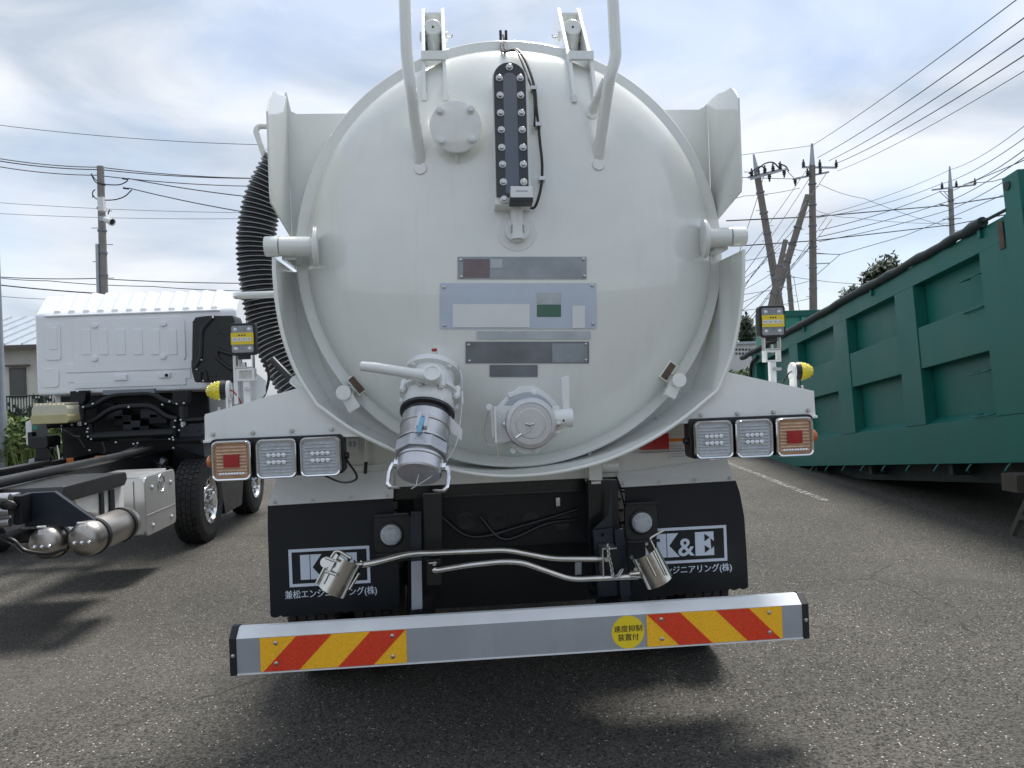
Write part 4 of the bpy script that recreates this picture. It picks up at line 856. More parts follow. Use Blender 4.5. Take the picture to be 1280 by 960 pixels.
# --- stainless hose bars with cups
BY = .14
ub = MB().tube(round_path([atY(420, 709, .06), atY(458, 706, .08), atY(512, 692, BY), atY(560, 690.5, BY), atY(633, 687.5, BY), atY(690, 698.5, BY), atY(751, 699, BY)], .045, 6), .0132, 14).build('hose_bar', 'stainless', T)
lb_ = MB().tube(round_path([atY(546, 713, .12), atY(585, 706.5, .12), atY(628, 702, .12), atY(652, 703, .12), atY(714, 724.5, .12), atY(798, 720.5, .07)], .045, 6), .0132, 14).build('hose_bar', 'stainless', T)
p = atY(545, 713, .12); MB().ball(p, .013, 12, (1.3, .6, 1)).build('flattened_end', 'stainless', lb_)
def halfcup(c0, c1, r, parent, a0, a1, toward):
    d = (c1-c0).normalized(); u = (toward-d*toward.dot(d)).normalized(); v = d.cross(u); n = 20; m = MB(); vs = []
    for rr in (r, r-.003):
        for t in (0, 1):
            for i in range(n+1):
                a_ = math.radians(a0+(a1-a0)*i/n); vs.append(c0.lerp(c1, t)+u*rr*math.cos(a_)+v*rr*math.sin(a_))
    k = n+1; fs = []
    for i in range(n):
        fs += [(i, i+1, k+i+1, k+i), (2*k+i, 3*k+i, 3*k+i+1, 2*k+i+1), (i, 2*k+i, 2*k+i+1, i+1), (k+i, k+i+1, 3*k+i+1, 3*k+i)]
    fs += [(0, k, 3*k, 2*k), (n, 2*k+n, 3*k+n, k+n)]
    return m._add(vs, fs).build('cup', 'stainless', parent, ang=40)
c0, c1 = atY(437, 697, .05), atY(416, 738, .05)
halfcup(c0, c1, .062, ub, -150, 120, V(-.4, -1, 0))
for x0, y0, x1, y1 in ((397, 728, 420, 686), ):
    MB().tube(round_path([atY(396, 729, 0), atY(408, 706, 0), atY(421, 687, .0), atY(439, 698, -.02)], .02, 5), .006, 10).build('cup_handle', 'stainless', ub)
MB().tube([atY(437, 737, .0), atY(449, 717, .0)], .005, 10).build('cup_rod', 'stainless', ub)
for y in (697, 714): MB().tube([atY(407, y, -.01), atY(421, y+5, -.02)], .006, 10).build('cup_bolt', 'steel', ub)
MB().lathe(atY(407, 703, -.005), (0, -1, .2), [(0, .02), (.006, .02)], 20).build('cup_washer', 'stainless', ub)
MB().lathe(atY(421, 708.5, .03), V(-.6, -.8, 0), [(-.02, .02), (.02, .02)], 16).build('cup_socket', 'stainless', ub, bev=.003)
c0, c1 = atY(798, 690, .04), atY(817, 727, .04)
halfcup(c0+V(.02, 0, .0), c1+V(.02, 0, 0), .062, lb_, -140, 150, V(.3, -1, 0))
MB().tube(round_path([atY(830.5, 662.5, -.02), atY(812, 673, -.02), atY(834, 719, -.02)], .012, 5), .0045, 10).build('cup_handle', 'stainless', lb_)
MB().tube([atY(807.5, 697, -.03), atY(819, 720, -.03)], .0045, 10).build('cup_rod', 'stainless', lb_)
MB().lathe(atY(797, 717, .03), V(.8, -.6, .2), [(-.03, .016), (.02, .022)], 16).build('cup_socket', 'stainless', lb_, bev=.003)
MB().lathe(atY(794, 711, .0), (0, -1, 0), [(0, .008), (.01, .008)], 6).build('cup_bolt', 'steel', lb_)
# holder with chain
a_ = atY(753, 686, .1)
hd = MB().box(a_.x-.006, a_.x-.0, .08, .16, atY(753, 719, .1).z, a_.z).build('bar_holder', 'steel', T, bev=.001)
MB().box(a_.x-.006, atY(770, 686, .1).x, .08, .16, a_.z-.0, a_.z+.006).build('holder_top', 'steel', hd, bev=.001)
MB().box(atY(755, 690, .1).x, atY(775, 690, .1).x, .15, .17, atY(755, 720, .1).z, atY(755, 690, .1).z).build('holder_back', 'black_paint', hd)
MB().box(atY(749, 722, .12).x, atY(773, 722, .12).x, .105, .16, atY(750, 722, .12).z, atY(750, 717.5, .12).z).build('holder_base', 'black_paint', hd, bev=.002)
MB().lathe(atY(757.5, 698.5, .08), (0, -1, 0), [(0, .012), (.015, .01)], 8).build('holder_bolt', 'steel', hd)
ch = smooth_path([atY(760, 682, .07), atY(761, 695, .07), atY(764, 707, .07), atY(766, 719, .07), atY(771, 721, .06), atY(777, 713, .06)], 4)
k = 0; acc = 0; prev = ch[0]
for i in range(1, len(ch)):
    mid = (ch[i]+prev)/2; d = (ch[i]-prev).normalized(); u = d.orthogonal().normalized() if i % 2 else d.cross(d.orthogonal()).normalized()
    hl = .0125
    MB().tube([mid+d*(hl*math.cos(2*PI*j/12))+u*(.0062*math.sin(2*PI*j/12)) for j in range(13)], .0021, 6).build('chain_link', 'steel', hd)
    prev = ch[i]
# left bracket holding the lower bar end
g1 = quadY([(533, 700), (551, 699), (552, 731), (534, 732)], .15, .17, 'bar_bracket', 'black_paint', T)
MB().lathe(atY(543, 704, .14), (0, -1, 0), [(-.01, .009), (.012, .009)], 6).build('bracket_bolt', 'steel', g1); MB().tube([atY(536, 704, .13), atY(546, 703, .13)], .004).build('bracket_pin', 'steel', g1)
# --- wheels
def tyre(root, x0, x1, y, r, name, nlug, matn='tyre'):
    w_ = x1-x0; xm = (x0+x1)/2
    prof = [(0, r*.58), (.004, r*.62), (.0, r*.8), (w_*.03, r*.93), (w_*.10, r*.985), (w_*.5, r), (w_*.90, r*.985), (w_*.97, r*.93), (w_, r*.8), (w_-.004, r*.62), (w_, r*.58)]
    t = MB().lathe(V(x0, y, r), (1, 0, 0), prof+[(w_-.02, r*.56), (.02, r*.56), prof[0]], 56, caps=False).build('tyre', matn, root)
    return t
def tread_blocks(parent, x0, x1, y, r, n=44, cols=5):
    m = MB(); w_ = (x1-x0)*.86; xs = x0+(x1-x0)*.07
    for c_ in range(cols):
        xa = xs+w_*c_/cols+.006; xb = xs+w_*(c_+1)/cols-.006
        for k in range(n):
            a0 = 2*PI*(k+.25*(c_ % 2))/n; a1 = a0+2*PI/n*.8; vs = []
            for x in (xa, xb):
                e_ = abs((x-(x0+x1)/2)/((x1-x0)/2)); rr = r*(1.0-.012*e_**2)
                for a_ in (a0, a1):
                    for q in (rr-.012, rr+.008): vs.append(V(x, y+q*math.cos(a_), r+q*math.sin(a_)))
            m._add(vs, [(0, 1, 3, 2), (4, 6, 7, 5), (0, 4, 5, 1), (2, 3, 7, 6), (1, 5, 7, 3)])
    m.build('tread', 'tyre', parent)
for x0, x1 in ((-1.13, -.86), (-.80, -.55), (.55, .80), (.86, 1.13)):
    wh = MB().lathe(V((x0+x1)/2, 1.25, .49), (1, 0, 0), [(-.1, .27), (-.1, .29), (.1, .29), (.1, .27)], 32).build('wheel', 'alu', T)
    tyre(wh, x0, x1, 1.25, .49, 'tyre', 40); tread_blocks(wh, x0, x1, 1.25, .49)
for x in (-.43, .43):
    for k in range(5): MB().tube(smooth_path([V(x, .62+.05*k, .70-.02*k), V(x, 1.25, .60-.016*k), V(x, 1.9-.05*k, .70-.02*k)], 6), .02, 4).build('leaf_spring', 'black_frame', T)
for i_ in range(2): MB().tube(smooth_path([V(-.36+.2*i_, .50, .92-.03*i_), V(-.2+.15*i_, .49, .80-.02*i_), V(.05+.1*i_, .5, .84), V(.3, .51, .9-.05*i_)], 6), .009, 8).build('air_line', 'cable_black', T)
MB().cyl((-.9, 1.25, .49), (.9, 1.25, .49), .09).build('rear_axle', 'black_frame', T); MB().ball(V(0, 1.25, .5), .22).build('differential', 'black_frame', T)
for x0, x1 in ((-1.12, -.85), (.85, 1.12)):
    wh = MB().lathe(V((x0+x1)/2, 6.3, .49), (1, 0, 0), [(-.1, .27), (-.1, .29), (.1, .29), (.1, .27)], 32).build('wheel', 'alu', T); tyre(wh, x0, x1, 6.3, .49, 'tyre', 40)
MB().cyl((-.9, 6.3, .49), (.9, 6.3, .49), .07).build('front_axle', 'black_frame', T)
MB().prism([(6.15, .75), (7.75, .6), (7.8, 1.6), (7.55, 2.75), (6.2, 2.75)], -1.12, 1.12, 'X').build('cab', 'cab_white', T, bev=.05)
MB().box(-1.05, 1.05, 1.9, 5.6, .62, 1.02).build('side_box', 'white_panel', T, bev=.02)
# --- suction hose on the left side
hc = smooth_path([atY(372, 178, .62), atY(346, 215, .62), atY(327.5, 255, .62), atY(320, 305, .62), atY(324, 355, .62), atY(333, 400, .62), atY(350, 445, .60), atY(375, 490, .58), atY(395, 520, .6)], 60)
acc = [0]
for i in range(1, len(hc)): acc.append(acc[-1]+(hc[i]-hc[i-1]).length)
pitch = .0222; rad = [.084+.005*math.cos(2*PI*a_/pitch) for a_ in acc]
hose = MB().tube(hc, .085, 28, rad=rad).build('suction_hose', 'hose_black', T, ang=80)
def frame_at(i):
    t = (hc[min(i+1, len(hc)-1)]-hc[max(i-1, 0)]).normalized(); u = V(0, 1, 0); u = (u-t*u.dot(t)).normalized(); return t, u, t.cross(u)
nxt = 0; k = 0; ribm = MB()
for i in range(2, len(hc)-2):
    if acc[i] >= k*pitch:
        k += 1; t, u, v_ = frame_at(i)
        ribm.tube([hc[i]+(u*math.cos(2*PI*j/28)+v_*math.sin(2*PI*j/28))*.0892 for j in range(29)], .0023, 5, caps=False)
tag(ribm.build('hose_ribs', 'hose_rib', hose), kind='stuff')
hk = MB().tube(round_path([atY(345, 368, .35), atY(300, 369.5, .35), atY(295, 369.5, .45), atY(296, 369, .9), atY(345, 366, .9)], .05, 6), .0165, 14).build('hose_hook', 'white_paint', T)
MB().tube(round_path([atY(331, 196, .6), atY(319.5, 163, .6), atY(324, 157.5, .6), atY(345, 158, .6)], .04, 6), .0135, 12).build('hose_hanger', 'white_paint', T)
tl = MB().cyl(atY(341, 450, .4), atY(372, 482, .3), .016).build('hose_handle', 'black_plastic', T)
MB().cyl(atY(366, 474, .3), atY(381, 486, .28), .022).build('handle_socket', 'white_paint', tl, bev=.004)
# ================================================================== GREEN CONTAINER
e1 = ray(678, 588).normalized(); e3 = (V(0, 0, 1)-e1*e1.z).normalized(); e2 = e1.cross(e3).normalized()      # along, up, right
Q0 = atD(1262, 578, 6.6)
def cont(px, py):
    d = ray(px, py); t = (Q0-CAM).dot(e2)/d.dot(e2); q = CAM+d*t-Q0; return q.dot(e1), q.dot(e3)
CM = Matrix(((e2.x, e1.x, e3.x, Q0.x), (e2.y, e1.y, e3.y, Q0.y), (e2.z, e1.z, e3.z, Q0.z), (0, 0, 0, 1)))   # local x right (into container), y along (away), z up
s_far = cont(949, 583)[0]; s_near = cont(1278, 560)[0]-1.0
t_top = cont(1200, 300)[1]; t_rec = cont(1190, 333)[1]; t_m1 = cont(1200, 390)[1]; t_m0 = cont(1200, 448)[1]; t_b1 = cont(1200, 526)[1]; t_b0 = cont(1200, 579.5)[1]
basez = (CM @ V(1.2, (s_far+s_near)/2, 0))
K = empty('roll_off_container', (basez.x, basez.y, 0), 'long dark green steel waste container raised on trestles', 'container')
WD = 2.35; RC = .125
def cb(name, x0, x1, y0, y1, z0, z1, m_='green_paint', parent=None, bev=.006): return MB().box(x0, x1, y0, y1, z0, z1, CM).build(name, m_, parent or K, bev=bev)
wall = cb('side_wall', RC, RC+.02, s_near, s_far, t_b0, t_top); cb('side_wall', WD-.02, WD, s_near, s_far, t_b0, t_top); cb('floor', RC, WD, s_near, s_far, t_b0+.05, t_b0+.08); cb('end_wall', RC+.02, WD-.02, s_far-.02, s_far, t_b0, t_top)
cb('front_wall', RC+.02, WD-.02, s_near, s_near+.03, t_b0, t_top+.35)
cb('top_beam', 0, RC, s_near, s_far, t_rec, t_top); cb('bottom_beam', 0, RC, s_near, s_far, t_b0, t_b1)
ribs = [((1119.5, 385), (1144, 385)), ((1043, 425), (1060, 425)), ((987, 450), (998, 450)), ((956, 470), (964, 470))]
sr = []
for a_, b_ in ribs: sr.append((cont(*b_)[0], cont(*a_)[0]))
near_post = cont(1233, 400)[0]
cb('rib', -.006, RC, s_near-.02, near_post, t_b1, t_rec, bev=.01)
for a_, b_ in sr[:3]: cb('rib', -.006, RC, a_, b_, t_b1+.001, t_rec-.001, bev=.01)
cb('rib', -.006, RC, s_far-.28, s_far+.01, t_b1+.001, t_rec-.001)
edges = [near_post]+[v for r_ in sr[:3] for v in r_]+[s_far-.28]
for i in range(0, len(edges), 2):
    y0, y1 = edges[i], edges[i+1]; cb('mid_rail', .004, RC, y0+.002, y1-.002, t_m0, t_m1, bev=.008)
    MB().prism([(RC, t_b1-.01), (.006, t_b1-.004), (RC, t_b1+.075)], y0+.002, y1-.002, 'Y', CM).build('ledge', 'green_paint', K)
    MB().prism([(RC, t_m1-.01), (.008, t_m1-.004), (RC, t_m1+.03)], y0+.002, y1-.002, 'Y', CM).build('ledge', 'green_paint', K)
    MB().prism([(.07, t_b1+.08), (RC, t_b1+.08), (RC, t_m0-.03), (.07, t_m0-.03)], y0+.01, y0+.02, 'Y', CM).build('weld_seam', 'green_bright', K)
# ladder steps (thin bent rods) near the end
for zz in (cont(1230, 336)[1], cont(1232, 378)[1], cont(1237, 459)[1], cont(1243, 514)[1]):
    ya = near_post+.34; yb = near_post+.05
    MB().tube(round_path([CM @ V(.09, ya, zz-.0), CM @ V(-.02, ya, zz-.03), CM @ V(-.02, yb-.02, zz-.03), CM @ V(.09, yb-.02, zz)], .03), .008, 8).build('step_rung', 'green_paint', K)
# tarp roll along the top edge
tr = [cont(1231, 269), cont(1150, 309), cont(1060, 356), cont(985, 399), cont(945, 424), cont(928, 442)]
rng = random.Random(3); pts = []
for i in range(41):
    t = i/40*(len(tr)-1); k = min(int(t), len(tr)-2); f = t-k; y = tr[k][0]*(1-f)+tr[k+1][0]*f; z = t_top+.035
    pts.append(CM @ V(-.02+rng.uniform(-.008, .008), y, z+rng.uniform(-.008, .008)))
tp = MB().tube(pts, .05, 12, rad=[.05+rng.uniform(-.008, .008) for _ in pts]).build('rolled_tarp', 'tarp_dark', K)
ty0 = tr[0][0]; 
MB().tube([CM @ V(-.02, ty0-.35, t_top+.03), CM @ V(-.02, ty0+.02, t_top+.04)], .016, 8).build('tarp_pole', 'tarp_dark', K)
for px in (1231, 1092, 1004):
    yy = cont(px, 330)[0] if px > 1200 else cont(px, 380)[0]; cb('tarp_hook', -.03, 0, yy-.02, yy+.02, t_top-.09, t_top+.01)
for i in range(14):
    yy = s_near+.6+(s_far-s_near-1)*i/13; MB().tube([CM @ V(.03, yy, t_b0+.01), CM @ V(-.012, yy, t_b0-.03), CM @ V(-.03, yy+.02, t_b0-.07), CM @ V(-.0, yy+.03, t_b0-.085)], .008, 6).build('tarp_hook', 'green_paint', K)
# near end post with lifting eye and rusty latch strip
pe = cont(1276, 400)[0]; pt = cont(1276, 211)[1]
po = cb('end_post', -.03, .10, pe-.22, pe, t_b0, pt, bev=.01)
MB().lathe(CM @ V(-.028, pe-.07, pt-.09), -e2, [(0, .04), (.012, .04), (.012, .02)], 16).build('lifting_eye', 'tarp_dark', po)
cb('rust_strip', -.018, -.006, pe+.08, pe+.15, cont(1268, 305)[1], cont(1268, 268)[1], 'rust'); cb('post_web', -.012, .0, pe+.02, pe+.06, t_b0, t_top, 'green_paint')
# far end: curved brace, second ridge, hoses
MB().tube(smooth_path([CM @ V(-.03, s_far-.5, t_top-.1), CM @ V(-.04, s_far-.1, t_top-.2), CM @ V(-.04, s_far+.05, t_top-.6), CM @ V(-.02, s_far, t_top-1.0)], 6), .03, 10).build('bent_brace', 'tarp_dark', K)
# underframe skids and wheels
cb('skid', .30, .5, s_near, s_far-1.0, t_b0-.20, t_b0-.001, 'tarp_dark'); cb('skid', WD-.5, WD-.3, s_near, s_far-1.0, t_b0-.20, t_b0-.001, 'tarp_dark'); cb('skid_web', .9, 1.4, s_near, s_far-1.0, t_b0-.20, t_b0-.003, 'tarp_dark')
for i in range(5):
    yy = s_near+.4+(s_far-s_near-1.2)*i/4; cb('cross_sill', .1, WD-.05, yy, yy+.08, t_b0-.12, t_b0-.002, 'tarp_dark')
wc = CM @ V(.3, s_far-1.5, t_b0-.12)
for xx in (.22, WD-.35):
    c = CM @ V(xx, s_far-1.5, t_b0); z = c.z
    MB().lathe(V(c.x, c.y, max(.18, z/2)), (1, 0, 0), [(0, max(.18, z/2)), (.14, max(.18, z/2))], 28).build('roller_wheel', 'tyre', K, bev=.01)
# trestles under the raised near end
zb = (CM @ V(.5, near_post+.3, t_b0-.22)).z
for j, yy in enumerate((near_post-.28, near_post-.9)):
    for xx in (.12, WD-.3):
        c = CM @ V(xx, yy, t_b0); top = c.z-.24
        ts = MB().box(c.x-.25, c.x+.45, c.y-.09, c.y+.09, top, c.z-.09).build('wooden_trestle', 'wood', None, bev=.004)
        tag(ts, 'weathered timber trestle propping the raised end of the green container', 'trestle', 'timber trestles under the green container')
        for u in (-1, 1): MB().tube([V(c.x+.02*u+(.0 if u > 0 else 0), c.y+.06*u, top+.01), V(c.x-.12+.05*u, c.y+.22*u, .0)], .032, 4).build('trestle_leg', 'wood', ts)
        MB().tube([V(c.x-.06, c.y-.12, top*.42), V(c.x-.06, c.y+.13, top*.42)], .028, 4).build('trestle_tie', 'wood', ts)
# second green container behind
B0 = atD(941, 430, 20); B2 = empty('green_container', (B0.x+1.4, B0.y+1.2, 0), 'lighter green container standing behind the long dark green container', 'container')
z0 = 0; a_ = atD(962, 405, 20); ztop = atD(965, 390, 20).z
bw = MB().box(a_.x, a_.x+2.4, a_.y, a_.y+.95, .15, ztop).build('body', 'green_bright', B2, bev=.02)
for i in range(4): MB().box(a_.x+.25+i*.6, a_.x+.37+i*.6, a_.y-.06, a_.y, .2, ztop-.15).build('rib', 'green_bright', B2, bev=.01)
MB().box(a_.x-.05, a_.x+2.45, a_.y-.08, a_.y, ztop-.14, ztop+.02).build('top_rail', 'green_paint', B2, bev=.01)
for zz in (.0,): MB().box(a_.x+.3, a_.x+2.1, a_.y+.1, a_.y+.9, 0, .15).build('skid', 'tarp_dark', B2)
# ================================================================== CHASSIS TRUCK ON THE LEFT
XR = -2.79
H = empty('chassis_truck', (-3.85, 5.0, 0), 'bare chassis truck with white cab and exposed black frame', 'truck')
WY, WR = 4.98, .425
def wheel2(y, full=True):
    x0, x1 = XR-.27, XR
    wh = MB().lathe(V(x1-.02, y, WR), (1, 0, 0), [(-.12, .25), (0, .252), (.008, .248), (.006, .238), (-.022, .222), (-.030, .16), (-.012, .15), (-.008, .14), (-.008, .088), (.04, .082), (.05, .07), (.054, .02)], 40).build('wheel', 'wheel_alu', H, ang=30)
    tyre(wh, x0, x1, y, WR, 'tyre', 40); tread_blocks(wh, x0, x1, y, WR, 40, 5)
    for k in range(8):
        a_ = 2*PI*k/8; MB().cyl(V(x1-.05, y+.125*math.cos(a_), WR+.125*math.sin(a_)), V(x1+.012, y+.125*math.cos(a_), WR+.125*math.sin(a_)), .016, seg=8).build('wheel_nut', 'chrome', wh)
        a_ += PI/8; MB().lathe(V(x1-.048, y+.19*math.cos(a_), WR+.19*math.sin(a_)), (1, 0, .0), [(0, .024), (.004, .023)], 14).build('hand_hole', 'print_black', wh)
    return wh
wheel2(WY); wheel2(WY+1.78)
for yy in (WY, WY+1.78):
    lw_ = MB().lathe(V(XR-2.03, yy, WR), (1, 0, 0), [(0, .27), (.1, .27)], 28).build('wheel', 'alu', H); tyre(lw_, XR-2.3, XR-2.03, yy, WR, 'tyre', 40)
    MB().cyl(V(XR-2.1, yy, WR), V(XR-.2, yy, WR), .06).build('front_axle', 'black_frame', H)
MB().prism([(WY+.55, .18), (WY+1.2, .18), (WY+1.32, .5), (WY+1.32, .95), (WY+.42, .95), (WY+.42, .5)], XR-.12, XR-.03, 'X').build('wheel_skirt', 'dark_blue_black', H, bev=.02)
# cab
CY = 5.05
cl, cr = atY(44, 430, CY).x, atY(296, 420, CY).x; czt = atY(170, 366, CY).z; czb = atY(150, 491, CY).z; czd = atY(160, 391, CY).z
cabo = MB().prism([(CY, czb), (CY, czd), (CY+.22, czt+.02), (CY+1.6, czt+.05), (CY+2.0, czb+.7), (CY+2.05, czb-.6), (CY+.5, czb-.6), (CY+.3, czb)], cl, cr, 'X').build('cab', 'cab_white', H, bev=.035, seg=3)
# roof corrugation on the sloping rear roof and roof
n = 12
for i in range(n):
    x0 = cl+.16+(cr-cl-.30)*i/n; x1 = x0+(cr-cl-.30)/n*.78
    m = MB()
    prf = [(CY+.03, czd+.03), (CY+.225, czt+.025), (CY+1.4, czt+.05)]
    vs = []
    for (y, z) in prf:
        for x, h in ((x0, -.012), (x0+.035, .014), (x1-.035, .014), (x1, -.012)): vs.append(V(x, y-h*.5, z+h))
    fs = []
    for j in range(2):
        for k in range(3): fs.append((j*4+k, j*4+k+1, (j+1)*4+k+1, (j+1)*4+k))
    fs.append((0, 3, 2, 1)); m._add(vs, fs).build('roof_rib', 'cab_white', cabo)
MB().tube([V(cl+.11, CY-.008, czd-.012), V(cr-.16, CY-.008, czd-.0)], .011, 8).build('drip_rail', 'cab_white', cabo)
def cbx(px0, px1, py0, py1, dep, name='panel', m_='cab_white', r=.03, y0=None, out=0):
    a_, b_ = atY(px0, py0, CY), atY(px1, py1, CY)
    return MB().prism(rrect(a_.x, b_.x, b_.z, a_.z, min(r, abs(a_.z-b_.z)*.45, abs(b_.x-a_.x)*.45)), CY-dep-out, CY+.004).build(name, m_, cabo, bev=min(.008, dep*.6))
win = cbx(91, 233, 399.5, 452, .014, 'window_blank', r=.06)
a_, b_ = atY(95, 403, CY), atY(229, 449, CY)
for i in range(6):
    cbx(102+21.5*i, 115+21.5*i, 412, 443.5, .022, 'stamped_rib', r=.01)
for px, py in ((119.5, 407), (205, 405), (119.5, 448.5), (205, 446)): cbx(px-4, px+4, py-3, py+3, .034, 'tab')
cbx(56, 77, 405, 450, .012, 'stamped_panel', r=.03); cbx(61, 73, 409, 437, .018, 'stamped_panel', r=.015); cbx(52, 74.5, 461, 484, .011, 'stamped_panel', r=.04)
cbx(83, 240, 455, 461, .014, 'stamped_ridge', r=.015); cbx(85, 239, 468, 473, .010, 'stamped_ridge', r=.01); cbx(93, 233, 477, 481, .012, 'stamped_ridge', r=.01)
cbx(144, 160, 469, 475, .035, 'tab', r=.005); cbx(199, 214, 466, 472, .035, 'tab', r=.005)
p = atY(208, 469, CY-.038); MB().ball(p, .018, 10).build('grommet', 'cable_black', cabo)
# side window and pillar on the right of the cab
MB().prism([(CY+.35, czb+.45), (CY+1.45, czb+.45), (CY+1.2, czt-.15), (CY+.4, czt-.15)], cr-.001, cr+.006, 'X').build('side_window', 'window_dark', cabo)
# black air duct / cover on the cab back
dp = [(240, 402), (244, 396), (262, 394), (291, 394), (293, 400), (293, 474), (289, 478), (243, 478), (239, 464)]
duct = MB().prism([xz(x, y, CY-.30) for x, y in dp], CY-.30, CY-.002).build('air_duct', 'black_plastic', H, bev=.02)
for seg_ in ([(265, 398), (252, 412), (251, 448), (244, 458)], [(290, 443), (278, 440), (271, 436), (271, 448), (288, 461), (291, 461)], [(250, 474), (250, 466), (255, 463), (258, 470), (258, 476)]):
    MB().tube(round_path([atY(x, y, CY-.305) for x, y in seg_], .05, 4), .02, 8).build('duct_groove', 'cable_black', duct)
for x, y in ((272.5, 415), (268, 469)): MB().lathe(atY(x, y, CY-.302), (0, -1, 0), [(0, .025), (.004, .022)], 14).build('duct_hole', 'cable_black', duct)
for x, y in ((266, 397), (252, 450), (254, 476), (246, 462)): MB().ball(atY(x, y, CY-.33), .011, 8).build('duct_screw', 'steel', duct)
# cab suspension frame behind the cab (black) with bright bolts
FYc = CY-.12
fr_ = MB().box(atY(112, 545, FYc).x, atY(222, 545, FYc).x, FYc, FYc+.06, atY(165, 552, FYc).z, atY(165, 544, FYc).z).build('cab_frame_beam', 'black_frame', H, bev=.006)
def pipe(path, r, Y, name='frame_tube', m_='black_frame', par=fr_): return MB().tube(round_path([atY(x, y, Y) for x, y in path], .12, 5), r, 10).build(name, m_, par)
pipe([(104, 510), (118, 507), (140, 494), (190, 492), (206, 502), (222, 505)], .03, FYc, 'torsion_bar'); pipe([(104, 530), (118, 526), (142, 509), (190, 507), (208, 521), (222, 524)], .03, FYc-.03, 'torsion_bar')
for px in (98, 226):
    qz = [(px-10, 489), (px+10, 488), (px+9, 500), (px+4, 508), (px-5, 508), (px-10, 500)]
    MB().prism([xz(x, y, FYc) for x, y in qz], FYc-.01, FYc+.1).build('cab_mount', 'black_frame', fr_, bev=.006)
    MB().cyl(atY(px+3, 508, FYc), atY(px+3, 527, FYc), .045).build('damper', 'black_plastic', fr_); MB().cyl(atY(px+3, 523, FYc-.01), atY(px+3, 532, FYc-.01), .03).build('damper_rod', 'steel', fr_)
pipe([(113, 530), (113, 548)], .03, FYc-.02); pipe([(216, 522), (218, 545)], .03, FYc-.02); pipe([(113, 546), (218, 541)], .05, FYc-.02, 'frame_beam'); pipe([(60, 532), (112, 530)], .03, FYc, 'frame_beam'); pipe([(218, 526), (262, 524)], .03, FYc, 'frame_beam')
MB().box(atY(129, 489, FYc).x, atY(194, 489, FYc).x, FYc-.02, FYc+.04, atY(160, 493, FYc).z, atY(160, 489, FYc).z+.02).build('hood_bar', 'galv_dark', fr_, bev=.01)
first = None
for x, y in ((94, 509), (104, 509), (116, 505), (203, 506), (212, 502), (221, 505), (230, 504), (107, 530), (110, 536), (109, 540), (110, 546), (114, 549), (212, 549), (216, 547), (217, 550), (218, 534), (219, 526), (226, 525), (98, 530), (90, 531), (224, 538), (228, 533), (112, 563), (217, 560), (161, 509), (97, 489), (224, 486), (77, 532), (145, 553), (167, 555), (172, 554)):
    P_ = atY(x, y, FYc-.06)
    if first is None: first = MB().ball(V(0, 0, 0), .013, 8).build('bolt', 'alu_bright', fr_); first.location = P_
    else: share(first, P_, fr_)
bk = MB().box(atY(60, 500, CY+.05).x, atY(250, 500, CY+.05).x, CY+.3, CY+.34, .55, czb+.02).build('firewall', 'black_frame', H)
for i in range(7):
    x = 130+i*11; y = 512+(i*37 % 30); q = atY(x, y, CY+.1); MB().box(q.x-.08, q.x+.10, CY+.1, CY+.25, q.z-.05, q.z+.06).build('engine_part', ('black_frame', 'dark_blue_black')[i % 2], bk, bev=.01)
eng = [atY(x, y, CY+.02) for x, y in ((140, 580), (156, 572), (175, 567), (190, 575), (205, 582))]
MB().tube(smooth_path(eng, 4), .075, 10).build('gearbox', 'cast_alu', bk)
for i, (x0, y0, x1, y1) in enumerate(((80, 537, 100, 545), (96, 545, 106, 560), (128, 553, 129, 567), (150, 575, 170, 557), (172, 556, 160, 570), (60, 560, 70, 590), (68, 545, 74, 585), (180, 570, 215, 585))):
    p_, q_ = atY(x0, y0, CY-.2), atY(x1, y1, CY-.25); MB().tube(smooth_path([p_, (p_+q_)/2+V(.02, 0, -.03), q_], 6), .008, 6).build('pipe', 'steel' if i % 3 == 0 else 'cable_black', bk)
# header tank (translucent) and left-hand parts
a_, b_ = atY(44, 506, CY-.3), atY(91, 528, CY-.3)
ht = MB().prism(rrect(a_.x, b_.x, b_.z, a_.z, .06), CY-.38, CY-.1).build('header_tank', 'coolant', H, bev=.02)
MB().prism(rrect(a_.x-.008, b_.x+.008, b_.z-.004, b_.z+.09, .03), CY-.39, CY-.09).build('tank_fluid', 'fluid', ht, bev=.015)
m = MB()
for i in range(8): x = a_.x+.03+(b_.x-a_.x-.06)*i/7; m.box(x-.012, x+.012, CY-.37, CY-.11, a_.z-.01, a_.z+.012)
m.build('tank_ribs', 'coolant', ht, bev=.004)
MB().box(atY(46, 530, CY-.3).x, atY(53, 534, CY-.3).x, CY-.39, CY-.38, atY(46, 536, CY-.3).z, atY(46, 532, CY-.3).z).build('green_tag', 'green_bright', ht)
MB().prism([xz(x, y, CY-.15) for x, y in ((35, 527), (43, 524), (44, 556), (36, 556))], CY-.2, CY+.1).build('step_panel', 'cab_white', H, bev=.01)
MB().prism([xz(x, y, CY-.25) for x, y in ((36, 540), (42, 540), (44, 560), (37, 560))], CY-.28, CY-.2).build('step_panel', 'black_plastic', H, bev=.01)
MB().prism(rrect(atY(43, 545, CY-.3).x, atY(66, 545, CY-.3).x, atY(50, 560, CY-.3).z, atY(50, 545, CY-.3).z, .03), CY-.4, CY-.15).build('air_dryer', 'black_plastic', H, bev=.01)
MB().prism([xz(x, y, CY-.1) for x, y in ((46, 556), (66, 560), (62, 588), (46, 590))], CY-.12, CY-.08).build('inner_guard', 'black_plastic', H)
MB().prism([xz(x, y, CY-.2) for x, y in ((37, 574), (44, 572), (45, 583), (37, 585))], CY-.22, CY-.18).build('license_bracket', 'galv', H)
